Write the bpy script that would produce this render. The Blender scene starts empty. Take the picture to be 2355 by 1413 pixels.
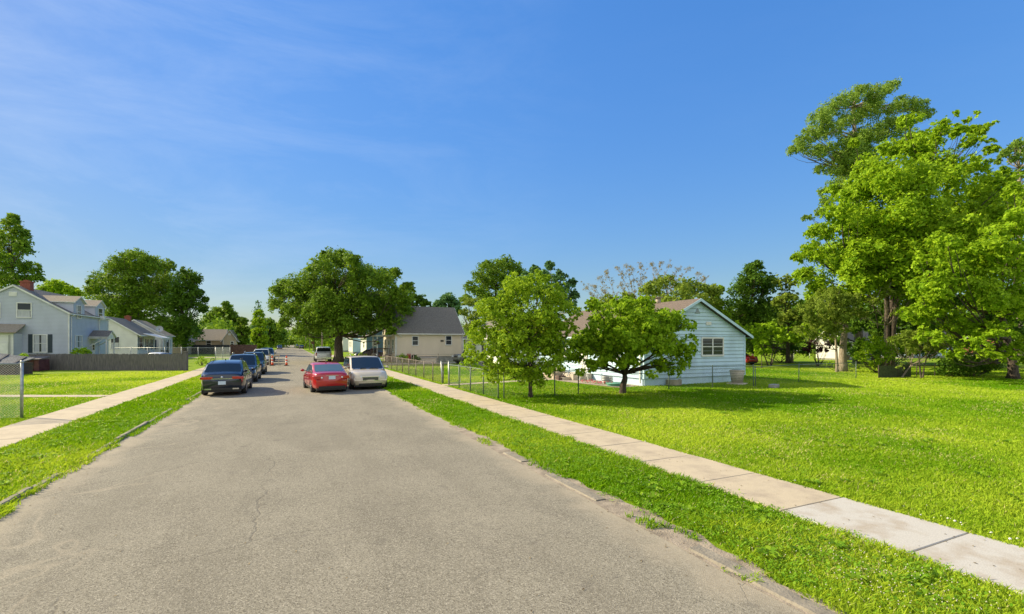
import bpy, bmesh, math, random
import numpy as np
from mathutils import Vector, Matrix
random.seed(7); RNG = np.random.default_rng(11)
SC = bpy.context.scene
R = math.radians
# ------------------------------------------------------------------ camera, light
YAW = R(25); CS, SN = math.cos(YAW), math.sin(YAW); EYE = 2.55; FOC = 1100.0; UC = 1177.5; VH = 787.0
cam_d = bpy.data.cameras.new('camera'); cam = bpy.data.objects.new('camera', cam_d); SC.collection.objects.link(cam)
cam.location = (0, 0, EYE); cam.rotation_euler = (R(90), 0, -YAW)
cam_d.sensor_width = 36; cam_d.lens = FOC/2355*36; cam_d.shift_y = (VH-706.5)/2355
cam_d.clip_start = .1; cam_d.clip_end = 4000
SC.camera = cam
SUN_EL, SUN_AZ = R(31), math.atan2(-.76, .65)      # azimuth clockwise from +Y
w = bpy.data.worlds.new('World'); SC.world = w; w.use_nodes = True
nt = w.node_tree; nt.nodes.clear()
def N(nt, t, **k):
    n = nt.nodes.new(t)
    for a, v in k.items():
        if hasattr(n, a) and a not in ('Color', 'Scale'): setattr(n, a, v)
    return n
sky = N(nt, 'ShaderNodeTexSky', sky_type='NISHITA', sun_disc=False, sun_elevation=SUN_EL, sun_rotation=SUN_AZ,
        air_density=1.0, dust_density=.35, ozone_density=2.6, altitude=50)
hs = N(nt, 'ShaderNodeHueSaturation'); hs.inputs['Saturation'].default_value = 1.28; hs.inputs['Hue'].default_value = .506
bgn = N(nt, 'ShaderNodeBackground'); bgn.inputs['Strength'].default_value = .15
wo = N(nt, 'ShaderNodeOutputWorld')
tc = N(nt, 'ShaderNodeTexCoord'); mp = N(nt, 'ShaderNodeMapping'); mp.inputs['Scale'].default_value = (1.3, 1.3, 5.0); mp.inputs['Rotation'].default_value = (R(5), R(14), R(20))
no = N(nt, 'ShaderNodeTexNoise'); no.inputs['Scale'].default_value = 1.6; no.inputs['Detail'].default_value = 7; no.inputs['Roughness'].default_value = .66; no.inputs['Distortion'].default_value = .5
rp = N(nt, 'ShaderNodeValToRGB'); rp.color_ramp.elements[0].position = .46; rp.color_ramp.elements[0].color = (0, 0, 0, 1); rp.color_ramp.elements[1].position = .85; rp.color_ramp.elements[1].color = (1, 1, 1, 1)
# thin cirrus lies mostly towards the sun side (left), the right half is clear
dp = N(nt, 'ShaderNodeVectorMath', operation='DOT_PRODUCT'); dp.inputs[1].default_value = (-.93, .25, .02)
mr = N(nt, 'ShaderNodeMapRange'); mr.inputs[1].default_value = -.3; mr.inputs[2].default_value = 1.0; mr.inputs[3].default_value = .02; mr.inputs[4].default_value = .5
ml = N(nt, 'ShaderNodeMath', operation='MULTIPLY'); mx = N(nt, 'ShaderNodeMixRGB'); mx.inputs[2].default_value = (2.9, 3.3, 3.9, 1)
L = nt.links.new; KS = 1.38      # bright parts of the sky roll off softly
L(tc.outputs['Generated'], mp.inputs[0]); L(mp.outputs[0], no.inputs[0]); L(no.outputs[0], rp.inputs[0])
L(tc.outputs['Generated'], dp.inputs[0]); L(dp.outputs['Value'], mr.inputs[0])
L(rp.outputs[0], ml.inputs[0]); L(mr.outputs[0], ml.inputs[1]); L(ml.outputs[0], mx.inputs[0])
bw = N(nt, 'ShaderNodeRGBToBW'); k1 = N(nt, 'ShaderNodeMath', operation='MULTIPLY_ADD'); k1.inputs[1].default_value = 1/KS; k1.inputs[2].default_value = 1
k2 = N(nt, 'ShaderNodeMath', operation='DIVIDE'); k2.inputs[0].default_value = 1.95; dv = N(nt, 'ShaderNodeVectorMath', operation='SCALE')
L(sky.outputs[0], bw.inputs[0]); L(bw.outputs[0], k1.inputs[0]); L(k1.outputs[0], k2.inputs[1]); L(sky.outputs[0], dv.inputs[0]); L(k2.outputs[0], dv.inputs['Scale'])
L(dv.outputs[0], hs.inputs['Color']); L(hs.outputs[0], mx.inputs[1]); 
# unseen bright broken cloud deck, added behind the camera to brighten shaded walls
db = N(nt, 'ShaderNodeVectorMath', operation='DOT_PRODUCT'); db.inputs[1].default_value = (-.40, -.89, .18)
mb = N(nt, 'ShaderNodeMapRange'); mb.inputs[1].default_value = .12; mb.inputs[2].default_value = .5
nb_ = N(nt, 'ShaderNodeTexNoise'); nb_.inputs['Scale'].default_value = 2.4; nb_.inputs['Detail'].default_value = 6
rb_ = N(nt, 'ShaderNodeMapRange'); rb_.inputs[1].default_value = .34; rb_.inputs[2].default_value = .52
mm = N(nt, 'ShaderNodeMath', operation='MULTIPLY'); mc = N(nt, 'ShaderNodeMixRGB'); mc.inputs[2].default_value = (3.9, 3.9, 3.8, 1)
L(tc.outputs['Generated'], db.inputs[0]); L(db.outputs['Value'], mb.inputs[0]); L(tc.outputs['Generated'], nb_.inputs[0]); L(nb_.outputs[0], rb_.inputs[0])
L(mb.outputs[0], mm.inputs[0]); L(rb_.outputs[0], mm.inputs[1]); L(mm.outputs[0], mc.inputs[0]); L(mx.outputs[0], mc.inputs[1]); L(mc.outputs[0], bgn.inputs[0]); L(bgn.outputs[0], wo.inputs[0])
sd = bpy.data.lights.new('sun', 'SUN'); sd.energy = 4.6; sd.angle = R(.5); sd.color = (1, .86, .58)
sun = bpy.data.objects.new('sun', sd); SC.collection.objects.link(sun)
sdir = Vector((math.sin(SUN_AZ)*math.cos(SUN_EL), math.cos(SUN_AZ)*math.cos(SUN_EL), math.sin(SUN_EL)))
sun.rotation_euler = sdir.to_track_quat('Z', 'Y').to_euler()
SC.view_settings.view_transform = 'Standard'; SC.view_settings.look = 'None'; SC.view_settings.exposure = .86; SC.view_settings.gamma = 1
SC.cycles.max_bounces = 6; SC.cycles.transparent_max_bounces = 8

# ------------------------------------------------------------------ placing helpers
def at(u, v, z=0.0):                    # ground point seen at photo pixel (u, v)
    d = FOC*(EYE-z)/(v-VH); x = (u-UC)/FOC*d
    return Vector((x*CS+d*SN, -x*SN+d*CS, z))
def deep(u, v, d):                      # point at photo pixel (u, v), d metres ahead
    x = (u-UC)/FOC*d
    return Vector((x*CS+d*SN, -x*SN+d*CS, EYE-(v-VH)/FOC*d))
# ------------------------------------------------------------------ materials
MATS = {}
def pmat(name, col, rough=.6, metal=0, spec=.5, coat=0, emis=None):
    if name in MATS: return MATS[name]
    m = bpy.data.materials.new(name); m.use_nodes = True; b = m.node_tree.nodes['Principled BSDF']
    b.inputs['Base Color'].default_value = (*col, 1); b.inputs['Roughness'].default_value = rough; b.inputs['Metallic'].default_value = metal
    b.inputs['Specular IOR Level'].default_value = spec; b.inputs['Coat Weight'].default_value = coat; b.inputs['Coat Roughness'].default_value = .04
    MATS[name] = m; return m
def noisy(name, c1, c2, scale=3, rough=.8, bump=.3, bscale=None, stretch=(1, 1, 1), metal=0, detail=6, lo=.35, hi=.65, bdist=.01):
    """two colours mixed by noise plus a noise bump"""
    if name in MATS: return MATS[name]
    m = pmat(name, c1, rough, metal); t = m.node_tree; b = t.nodes['Principled BSDF']
    tc = N(t, 'ShaderNodeTexCoord'); mp = N(t, 'ShaderNodeMapping'); mp.inputs['Scale'].default_value = stretch
    n1 = N(t, 'ShaderNodeTexNoise'); n1.inputs['Scale'].default_value = scale; n1.inputs['Detail'].default_value = detail
    r = N(t, 'ShaderNodeMapRange'); r.inputs[1].default_value = lo; r.inputs[2].default_value = hi
    x = N(t, 'ShaderNodeMixRGB'); x.inputs[1].default_value = (*c1, 1); x.inputs[2].default_value = (*c2, 1)
    n2 = N(t, 'ShaderNodeTexNoise'); n2.inputs['Scale'].default_value = bscale or scale*6; n2.inputs['Detail'].default_value = 4
    bp = N(t, 'ShaderNodeBump'); bp.inputs['Strength'].default_value = bump; bp.inputs['Distance'].default_value = bdist
    l = t.links.new
    l(tc.outputs['Object'], mp.inputs[0]); l(mp.outputs[0], n1.inputs[0]); l(mp.outputs[0], n2.inputs[0])
    l(n1.outputs[0], r.inputs[0]); l(r.outputs[0], x.inputs[0]); l(x.outputs[0], b.inputs['Base Color'])
    l(n2.outputs[0], bp.inputs['Height']); l(bp.outputs[0], b.inputs['Normal'])
    return m
def paint(name, col, metal=.35): return pmat(name, col, .28, metal, .5, 1.0)
def shingles(name, c1, c2):
    if name in MATS: return MATS[name]
    m = noisy(name, c1, c2, 9, .92, .5, 60, detail=8); t = m.node_tree; b = t.nodes['Principled BSDF']
    tc = N(t, 'ShaderNodeTexCoord'); sp = N(t, 'ShaderNodeSeparateXYZ'); mu = N(t, 'ShaderNodeMath', operation='MULTIPLY'); mu.inputs[1].default_value = 12
    fr = N(t, 'ShaderNodeMath', operation='FRACT'); bp = N(t, 'ShaderNodeBump'); bp.inputs['Strength'].default_value = .8; bp.inputs['Distance'].default_value = .02
    old = [x for x in t.nodes if x.type == 'BUMP'][0]
    l = t.links.new
    l(tc.outputs['Object'], sp.inputs[0]); l(sp.outputs[2], mu.inputs[0]); l(mu.outputs[0], fr.inputs[0]); l(fr.outputs[0], bp.inputs['Height'])
    l(old.outputs[0], bp.inputs['Normal']); l(bp.outputs[0], b.inputs['Normal']); return m
def leafmat(name, c1, c2, trans=.45, c3=None):
    """leaf colours vary per leaf through the 'tint' attribute; light passes through"""
    if name in MATS: return MATS[name]
    m = bpy.data.materials.new(name); m.use_nodes = True; t = m.node_tree; b = t.nodes['Principled BSDF']; out = t.nodes['Material Output']
    a = N(t, 'ShaderNodeAttribute', attribute_name='tint'); r = N(t, 'ShaderNodeValToRGB')
    e = r.color_ramp.elements; e[0].position = .05; e[0].color = (*c1, 1); e[1].position = .95; e[1].color = (*c2, 1)
    if c3: q = e.new(.97); q.color = (*c3, 1)
    tr = N(t, 'ShaderNodeBsdfTranslucent'); ms = N(t, 'ShaderNodeMixShader'); ms.inputs[0].default_value = trans
    hv = N(t, 'ShaderNodeHueSaturation'); hv.inputs['Value'].default_value = 1.25; hv.inputs['Hue'].default_value = .485
    b.inputs['Roughness'].default_value = .6; b.inputs['Specular IOR Level'].default_value = .12
    l = t.links.new
    l(a.outputs['Fac'], r.inputs[0]); l(r.outputs[0], b.inputs['Base Color']); l(r.outputs[0], hv.inputs['Color']); l(hv.outputs[0], tr.inputs[0])
    l(b.outputs[0], ms.inputs[1]); l(tr.outputs[0], ms.inputs[2]); l(ms.outputs[0], out.inputs[0])
    MATS[name] = m; return m
GLASS = pmat('window_glass', (.022, .028, .035), .08, 0, .45)
CARGLASS = pmat('car_glass', (.012, .018, .02), .06, 0, .55, .15)
RUBBER = noisy('tyre_rubber', (.018, .018, .018), (.03, .03, .03), 8, .85, .2)
CHROME = pmat('chrome', (.6, .6, .62), .18, 1)
ALLOY = pmat('alloy', (.42, .43, .45), .32, .9)
BLACK = pmat('black_trim', (.012, .012, .013), .45)
REDL = pmat('tail_light_red', (.42, .01, .012), .15, 0, .6, 1)
CLEARL = pmat('headlight_clear', (.74, .76, .78), .15, .1, .8, 1)
WHITE = noisy('white_trim', (.74, .74, .72), (.60, .60, .57), 2, .55, .1)
WOODG = noisy('weathered_wood', (.085, .08, .085), (.17, .155, .15), 2.5, .9, .5, 30, (9, 9, .8))
BARK = noisy('bark', (.045, .035, .028), (.13, .10, .08), 5, .95, 1, 18, (3, 3, .7), bdist=.05)
BARKP = noisy('pale_bark', (.22, .18, .13), (.38, .32, .25), 5, .95, 1, 18, (3, 3, .7), bdist=.05)
GALV = noisy('galvanised', (.30, .32, .32), (.46, .48, .48), 12, .45, .1, metal=.6)
RUSTY = noisy('old_fence_pipe', (.13, .10, .085), (.26, .23, .2), 6, .7, .3, metal=.3)
BLUEPIPE = noisy('greened_pipe', (.10, .15, .13), (.17, .2, .17), 6, .6, .3, metal=.3)
CONC = noisy('concrete', (.50, .44, .36), (.62, .55, .45), .9, .92, .35, 50)
BRICK = noisy('brick_red', (.22, .06, .04), (.32, .11, .07), 14, .9, .5)
# ------------------------------------------------------------------ mesh builder
def tag(o, label=None, cat=None, group=None, kind=None):
    if label: o['label'] = label
    if cat: o['category'] = cat
    if group: o['group'] = group
    if kind: o['kind'] = kind
    return o
def link(o, parent=None):
    SC.collection.objects.link(o)
    if parent: o.parent = parent
    return o
def empty(name, loc, rz, label, cat, group=None):
    o = bpy.data.objects.new(name, None); link(o); o.location = loc; o.rotation_euler = (0, 0, rz); o.empty_display_size = .3
    return tag(o, label, cat, group)
class MB:
    def __init__(s): s.v = []; s.f = []; s.m = []; s.mats = []; s.sm = []
    def mi(s, mat):
        if mat not in s.mats: s.mats.append(mat)
        return s.mats.index(mat)
    def add(s, vs, fs, mat=None, smooth=False):
        b = len(s.v); s.v += [tuple(p) for p in vs]; k = s.mi(mat)
        for f in fs: s.f.append([b+i for i in f]); s.m.append(k); s.sm.append(smooth)
    def box(s, x0, y0, z0, x1, y1, z1, mat=None):
        s.add([(x0,y0,z0),(x1,y0,z0),(x1,y1,z0),(x0,y1,z0),(x0,y0,z1),(x1,y0,z1),(x1,y1,z1),(x0,y1,z1)],
              [(0,3,2,1),(4,5,6,7),(0,1,5,4),(1,2,6,5),(2,3,7,6),(3,0,4,7)], mat)
    def obox(s, c, dx, dy, dz, rot, mat=None):   # oriented box, rot = Matrix 3x3
        P = [Vector(c)+rot@Vector((sx*dx/2, sy*dy/2, sz*dz/2)) for sz in (-1,1) for sx, sy in ((-1,-1),(1,-1),(1,1),(-1,1))]
        s.add(P, [(0,3,2,1),(4,5,6,7),(0,1,5,4),(1,2,6,5),(2,3,7,6),(3,0,4,7)], mat)
    def beam(s, a, b, w_, h_, mat=None):
        a = Vector(a); b = Vector(b); d = (b-a); q = d.to_track_quat('X', 'Z').to_matrix()
        s.obox((a+b)/2, d.length, w_, h_, q, mat)
    def tube(s, pts, rads, n=8, mat=None, cap=True, smooth=True):
        pts = [Vector(p) for p in pts]; rings = []; up = Vector((0, 0, 1))
        for i, p in enumerate(pts):
            d = (pts[min(i+1, len(pts)-1)]-pts[max(i-1, 0)]).normalized()
            a = d.cross(up if abs(d.z) < .95 else Vector((1, 0, 0))).normalized(); b = d.cross(a)
            r = rads[i] if hasattr(rads, '__len__') else rads
            rings.append([p+(a*math.cos(2*math.pi*k/n)+b*math.sin(2*math.pi*k/n))*r for k in range(n)])
        vs = [q for r_ in rings for q in r_]; fs = []
        for i in range(len(pts)-1):
            for k in range(n): fs.append((i*n+k, i*n+(k+1) % n, (i+1)*n+(k+1) % n, (i+1)*n+k))
        if cap: fs += [tuple(range(n))[::-1], tuple((len(pts)-1)*n+k for k in range(n))]
        s.add(vs, fs, mat, smooth)
    def cyl(s, c, axis, r, h, n=20, mat=None, r2=None):
        c = Vector(c); a = Vector(axis).normalized()
        s.tube([c-a*h/2, c+a*h/2], [r, r if r2 is None else r2], n, mat)
    def ball(s, c, rx, ry, rz, mat=None, n=8):
        c = Vector(c); vs = []; fs = []
        for i in range(n+1):
            t = math.pi*i/n
            for k in range(n*2):
                p = math.pi*k/n; vs.append(c+Vector((rx*math.sin(t)*math.cos(p), ry*math.sin(t)*math.sin(p), rz*math.cos(t))))
        m = n*2
        for i in range(n):
            for k in range(m): fs.append((i*m+k, i*m+(k+1) % m, (i+1)*m+(k+1) % m, (i+1)*m+k))
        s.add(vs, fs, mat, True)
    def build(s, name, parent=None, bevel=0):
        me = bpy.data.meshes.new(name); me.from_pydata(s.v, [], s.f)
        for m in s.mats: me.materials.append(m or WHITE)
        me.polygons.foreach_set('material_index', s.m); me.polygons.foreach_set('use_smooth', s.sm); me.update()
        o = bpy.data.objects.new(name, me); link(o, parent)
        if bevel:
            bv = o.modifiers.new('bevel', 'BEVEL'); bv.width = bevel; bv.segments = 2; bv.limit_method = 'ANGLE'
        return o
def npmesh(name, V, F, mat, tint=None, parent=None):
    """V (n,3), F (m,k) -> object"""
    me = bpy.data.meshes.new(name); k = F.shape[1]
    me.vertices.add(len(V)); me.vertices.foreach_set('co', V.astype(np.float32).ravel())
    me.loops.add(F.size); me.loops.foreach_set('vertex_index', F.astype(np.int32).ravel())
    me.polygons.add(len(F)); me.polygons.foreach_set('loop_start', np.arange(0, F.size, k, dtype=np.int32))
    me.polygons.foreach_set('loop_total', np.full(len(F), k, dtype=np.int32))
    me.update(calc_edges=True)
    if tint is not None:
        a = me.attributes.new('tint', 'FLOAT', 'FACE'); a.data.foreach_set('value', tint.astype(np.float32))
    me.materials.append(mat); o = bpy.data.objects.new(name, me); link(o, parent); return o
# ------------------------------------------------------------------ 2D value noise for numpy
_T = RNG.random((256, 256))
def vnoise(x, y):
    xi = np.floor(x).astype(int); yi = np.floor(y).astype(int); fx = x-xi; fy = y-yi
    fx = fx*fx*(3-2*fx); fy = fy*fy*(3-2*fy); g = lambda a, b: _T[a % 256, b % 256]
    return (g(xi, yi)*(1-fx)+g(xi+1, yi)*fx)*(1-fy)+(g(xi, yi+1)*(1-fx)+g(xi+1, yi+1)*fx)*fy
def fbm(x, y, o=3):
    s = 0; a = .5; t = 0
    for i in range(o): s = s+a*vnoise(x*2**i+7*i, y*2**i+3*i); t += a; a *= .5
    return s/t
# ================================================================== SETTING: ground, road, sidewalks
KL, KR = -3.85, 4.5            # road edges
def grass_ground():
    m = pmat('lawn_soil_grass', (.1, .16, .02), .95); t = m.node_tree; b = t.nodes['Principled BSDF']; l = t.links.new
    tc = N(t, 'ShaderNodeTexCoord')
    def nz(sc, det=5, ro=.6):
        n = N(t, 'ShaderNodeTexNoise'); n.inputs['Scale'].default_value = sc; n.inputs['Detail'].default_value = det; n.inputs['Roughness'].default_value = ro
        l(tc.outputs['Object'], n.inputs[0]); return n
    def mix(fac, a, c, lo, hi):
        r = N(t, 'ShaderNodeMapRange'); r.inputs[1].default_value = lo; r.inputs[2].default_value = hi; l(fac, r.inputs[0])
        x = N(t, 'ShaderNodeMixRGB'); l(r.outputs[0], x.inputs[0])
        if isinstance(a, tuple): x.inputs[1].default_value = (*a, 1)
        else: l(a, x.inputs[1])
        if isinstance(c, tuple): x.inputs[2].default_value = (*c, 1)
        else: l(c, x.inputs[2])
        return x.outputs[0]
    base = mix(nz(.22).outputs[0], (.17, .28, .006), (.28, .34, .03), .42, .68)
    base = mix(nz(1.4).outputs[0], base, (.13, .25, .006), .45, .75)
    base = mix(nz(9, 4).outputs[0], base, (.27, .34, .03), .5, .8)
    base = mix(nz(38, 3).outputs[0], base, (.08, .16, .005), .52, .75)
    l(base, b.inputs['Base Color']); b.inputs['Specular IOR Level'].default_value = .1
    bp = N(t, 'ShaderNodeBump'); bp.inputs['Strength'].default_value = .9; bp.inputs['Distance'].default_value = .04
    l(nz(30, 6, .7).outputs[0], bp.inputs['Height']); l(bp.outputs[0], b.inputs['Normal']); return m
g = MB(); g.add([(-1500, -300, 0), (1500, -300, 0), (1500, 2500, 0), (-1500, 2500, 0)], [(0, 1, 2, 3)], grass_ground())
tag(g.build('lawn_ground'), kind='structure')
def road_mat():
    m = pmat('worn_asphalt', (.25, .23, .2), .93); t = m.node_tree; b = t.nodes['Principled BSDF']; l = t.links.new
    tc = N(t, 'ShaderNodeTexCoord'); sp = N(t, 'ShaderNodeSeparateXYZ'); l(tc.outputs['Object'], sp.inputs[0])
    def nz(sc, det=5, ro=.6, dist=0, st=None):
        n = N(t, 'ShaderNodeTexNoise'); n.inputs['Scale'].default_value = sc; n.inputs['Detail'].default_value = det; n.inputs['Roughness'].default_value = ro; n.inputs['Distortion'].default_value = dist
        if st:
            mp = N(t, 'ShaderNodeMapping'); mp.inputs['Scale'].default_value = st; l(tc.outputs['Object'], mp.inputs[0]); l(mp.outputs[0], n.inputs[0])
        else: l(tc.outputs['Object'], n.inputs[0])
        return n.outputs[0]
    def mr(x, lo, hi, a=0., c=1.):
        r = N(t, 'ShaderNodeMapRange'); r.inputs[1].default_value = lo; r.inputs[2].default_value = hi; r.inputs[3].default_value = a; r.inputs[4].default_value = c; l(x, r.inputs[0]); return r.outputs[0]
    def mt(op, a, c):
        n = N(t, 'ShaderNodeMath', operation=op)
        for i, q in enumerate((a, c)):
            if isinstance(q, (int, float)): n.inputs[i].default_value = q
            elif q is not None: l(q, n.inputs[i])
        return n.outputs[0]
    def mix(fac, a, c, bt='MIX'):
        x = N(t, 'ShaderNodeMixRGB', blend_type=bt); l(fac, x.inputs[0])
        for i, q in ((1, a), (2, c)):
            if isinstance(q, tuple): x.inputs[i].default_value = (*q, 1)
            else: l(q, x.inputs[i])
        return x.outputs[0]
    col = mix(mr(nz(.5, 4), .3, .7), (.195, .178, .138), (.262, .240, .187))
    col = mix(mr(nz(1.3, 5, .6, .4, (1, .35, 1)), .5, .8), col, (.155, .141, .110))
    # aggregate: light and dark stone grains
    v = N(t, 'ShaderNodeTexVoronoi'); v.inputs['Scale'].default_value = 85; l(tc.outputs['Object'], v.inputs[0])
    gr = N(t, 'ShaderNodeSeparateColor'); l(v.outputs['Color'], gr.inputs[0])
    col = mix(mt('MULTIPLY', mr(gr.outputs[0], .55, 1), .75), col, (.42, .385, .31))
    col = mix(mt('MULTIPLY', mr(gr.outputs[1], .62, 1), .75), col, (.07, .06, .045))
    trk = mt('MULTIPLY', mr(mt('ABSOLUTE', mt('SUBTRACT', mt('ABSOLUTE', mt('SUBTRACT', ax_ := mt('ABSOLUTE', mt('SUBTRACT', sp.outputs[0], .3), None), 1.9), None), .8), None), .1, .5, 1, 0), mr(nz(.6, 3, .6, 0, (1, .12, 1)), .4, .65))
    col = mix(mt('MULTIPLY', trk, .30), col, (.165, .150, .117))
    pt = mr(nz(.16, 2, .4, .3, (1, .6, 1)), .56, .575)
    col = mix(mt('MULTIPLY', pt, .22), col, (.145, .132, .105))
    # pale sand washed along the edges and in a few drifts
    ax = mt('ABSOLUTE', mt('SUBTRACT', sp.outputs[0], (KL+KR)/2), None)
    edge = mr(mt('ADD', ax, mt('MULTIPLY', nz(.9, 4), 1.6)), 4.35, 4.95)
    drift = mt('MULTIPLY', mr(mt('ABSOLUTE', mt('SUBTRACT', nz(.33, 3, .5, 1.2), .5), None), .0, .018, 1, 0), mr(sp.outputs[0], -1.6, -2.6))
    col = mix(mt('MULTIPLY', mt('MAXIMUM', edge, mt('MULTIPLY', drift, .55)), .8), col, (.37, .32, .24))
    # cracks
    def crack(sc, wd, lo, hi, st=(1, 1, 1)):
        n = N(t, 'ShaderNodeTexNoise'); n.inputs['Scale'].default_value = 1.6; n.inputs['Detail'].default_value = 5; l(tc.outputs['Object'], n.inputs[0])
        x = N(t, 'ShaderNodeMixRGB', blend_type='ADD'); x.inputs[0].default_value = .6; l(tc.outputs['Object'], x.inputs[1]); l(n.outputs['Color'], x.inputs[2])
        mp = N(t, 'ShaderNodeMapping'); mp.inputs['Scale'].default_value = st; l(x.outputs[0], mp.inputs[0])
        q = N(t, 'ShaderNodeTexVoronoi', feature='DISTANCE_TO_EDGE'); q.inputs['Scale'].default_value = sc; l(mp.outputs[0], q.inputs[0])
        return mt('MULTIPLY', mr(q.outputs['Distance'], 0, wd, 1, 0), mr(nz(.22, 2), lo, hi))
    ck = mt('MAXIMUM', crack(.22, .0035, .40, .50, (.7, 1.1, 1)), mt('MAXIMUM', crack(.75, .009, .56, .62), crack(2.2, .02, .61, .66)))
    col = mix(mt('MULTIPLY', ck, .42), col, (.075, .065, .055))
    # tar-dark oil blots
    sp2 = mr(nz(2.3, 3, .5), .64, .74)
    col = mix(mt('MULTIPLY', sp2, .35), col, (.10, .09, .08))
    l(col, b.inputs['Base Color']); b.inputs['Specular IOR Level'].default_value = .25
    bp = N(t, 'ShaderNodeBump'); bp.inputs['Strength'].default_value = .55; bp.inputs['Distance'].default_value = .006
    l(mt('ADD', mt('SUBTRACT', v.outputs['Distance'], mt('MULTIPLY', ck, 1.5)), nz(160, 2)), bp.inputs['Height']); l(bp.outputs[0], b.inputs['Normal'])
    return m
def edge_jit(y, s): return .13*(vnoise(np.array([y*.8+s]), np.array([s*1.]))[0]-.5)+.10*(vnoise(np.array([y*3.1+s]), np.array([s*2.]))[0]-.5)
def road():
    ys = list(np.arange(-12, 40, .25))+list(np.arange(40, 120, 2))+list(np.arange(120, 900, 20)); vs = []; fs = []
    for y in ys:
        rr = .35*max(0, 1-abs(y-30)/14.)*0
        vs += [(KL-.12+edge_jit(y, 3), y, .004), (0, y, .03), (KR+.06+edge_jit(y, 9)+rr, y, .004)]
    for i in range(len(ys)-1):
        a = i*3; fs += [(a, a+1, a+4, a+3), (a+1, a+2, a+5, a+4)]
    g = MB(); g.add(vs, fs, road_mat(), True); tag(g.build('road'), kind='structure')
road()
def slab_mat():
    m = pmat('sidewalk_concrete', (.6, .5, .4), .93); t = m.node_tree; b = t.nodes['Principled BSDF']; l = t.links.new
    tc = N(t, 'ShaderNodeTexCoord'); a = N(t, 'ShaderNodeAttribute', attribute_name='tint'); r = N(t, 'ShaderNodeValToRGB')
    e = r.color_ramp.elements; e[0].color = (.42, .35, .245, 1); e[1].position = .6; e[1].color = (.49, .415, .30, 1); q = e.new(1.); q.color = (.455, .44, .41, 1)
    n = N(t, 'ShaderNodeTexNoise'); n.inputs['Scale'].default_value = 1.95; n.inputs['Detail'].default_value = 8; n.inputs['Roughness'].default_value = .65
    mr = N(t, 'ShaderNodeMapRange'); mr.inputs[1].default_value = .46; mr.inputs[2].default_value = .72
    x = N(t, 'ShaderNodeMixRGB'); x.inputs[2].default_value = (.34, .28, .21, 1)
    n2 = N(t, 'ShaderNodeTexNoise'); n2.inputs['Scale'].default_value = 70; n2.inputs['Detail'].default_value = 3
    x2 = N(t, 'ShaderNodeMixRGB', blend_type='OVERLAY'); x2.inputs[0].default_value = .35
    bp = N(t, 'ShaderNodeBump'); bp.inputs['Strength'].default_value = .3; bp.inputs['Distance'].default_value = .005
    l(a.outputs['Fac'], r.inputs[0]); l(tc.outputs['Object'], n.inputs[0]); l(tc.outputs['Object'], n2.inputs[0]); l(n.outputs[0], mr.inputs[0])
    l(mr.outputs[0], x.inputs[0]); l(r.outputs[0], x.inputs[1]); l(x.outputs[0], x2.inputs[1]); l(n2.outputs[0], x2.inputs[2]); l(x2.outputs[0], b.inputs['Base Color'])
    l(n2.outputs[0], bp.inputs['Height']); l(bp.outputs[0], b.inputs['Normal']); return m
def slabs(name, p0, p1, wd, step, tintf, z=.03, y0off=0):
    """a run of concrete slabs with open joints from p0 to p1"""
    p0 = Vector((*p0, 0)); p1 = Vector((*p1, 0)); d = (p1-p0); n = int(d.length/step); d.normalize(); s = Vector((-d.y, d.x, 0))
    V = []; F = []; T = []
    for i in range(n):
        a = p0+d*(i*step+.008); b = p0+d*((i+1)*step-.008); j = [z+random.uniform(-.004, .004) for _ in range(4)]
        c = [a-s*wd/2, b-s*wd/2, b+s*wd/2, a+s*wd/2]; k = len(V); bev = .009
        ins = [c[0]+d*bev+s*bev, c[1]-d*bev+s*bev, c[2]-d*bev-s*bev, c[3]+d*bev-s*bev]
        V += [(q.x, q.y, -.02) for q in c]+[(q.x, q.y, j[m]-bev) for m, q in enumerate(c)]+[(q.x, q.y, j[m]) for m, q in enumerate(ins)]
        f = [(8, 11, 10, 9)]+[(m, 4+m, 4+(m+1) % 4, (m+1) % 4) for m in range(4)]+[(4+m, 8+m, 8+(m+1) % 4, 4+(m+1) % 4) for m in range(4)]
        F += [[k+q for q in ff] for ff in f]; tv = tintf(i, (a+b)/2); T += [tv]*len(f)
    o = npmesh(name, np.array(V), np.array(F), slab_mat(), np.array(T)); me = o.data; me.flip_normals(); me.polygons.foreach_set('use_smooth', [False]*len(me.polygons))
    tag(o, kind='structure'); return o
slabs('sidewalk', (7.42, 3.18-1.6*10), (7.42, 3.18+1.6*60), 1.5, 1.6, lambda i, p: .95 if p.y < 4.85 else random.uniform(.25, .45))
slabs('sidewalk', (-6.95, -4), (-6.95, 115), 1.5, 1.6, lambda i, p: random.uniform(.3, .5))
slabs('yard_path', (-7.75, 28.3), (-22, 35.2), .8, 1.2, lambda i, p: .3)
slabs('yard_path', (8.3, 27.2), (18.6, 28.6), .8, 1.2, lambda i, p: .3)
slabs('driveway', (4.6, 74.5), (19, 74.5), 3.4, 3., lambda i, p: .25)
slabs('driveway', (8.3, 56), (24, 56), 3.0, 3., lambda i, p: .25)
slabs('driveway', (4.45, 35.9), (6.6, 35.9), 2.6, 2.1, lambda i, p: .35)
slabs('driveway', (-4.0, 92), (-24, 92), 3.2, 3., lambda i, p: .25)
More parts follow.
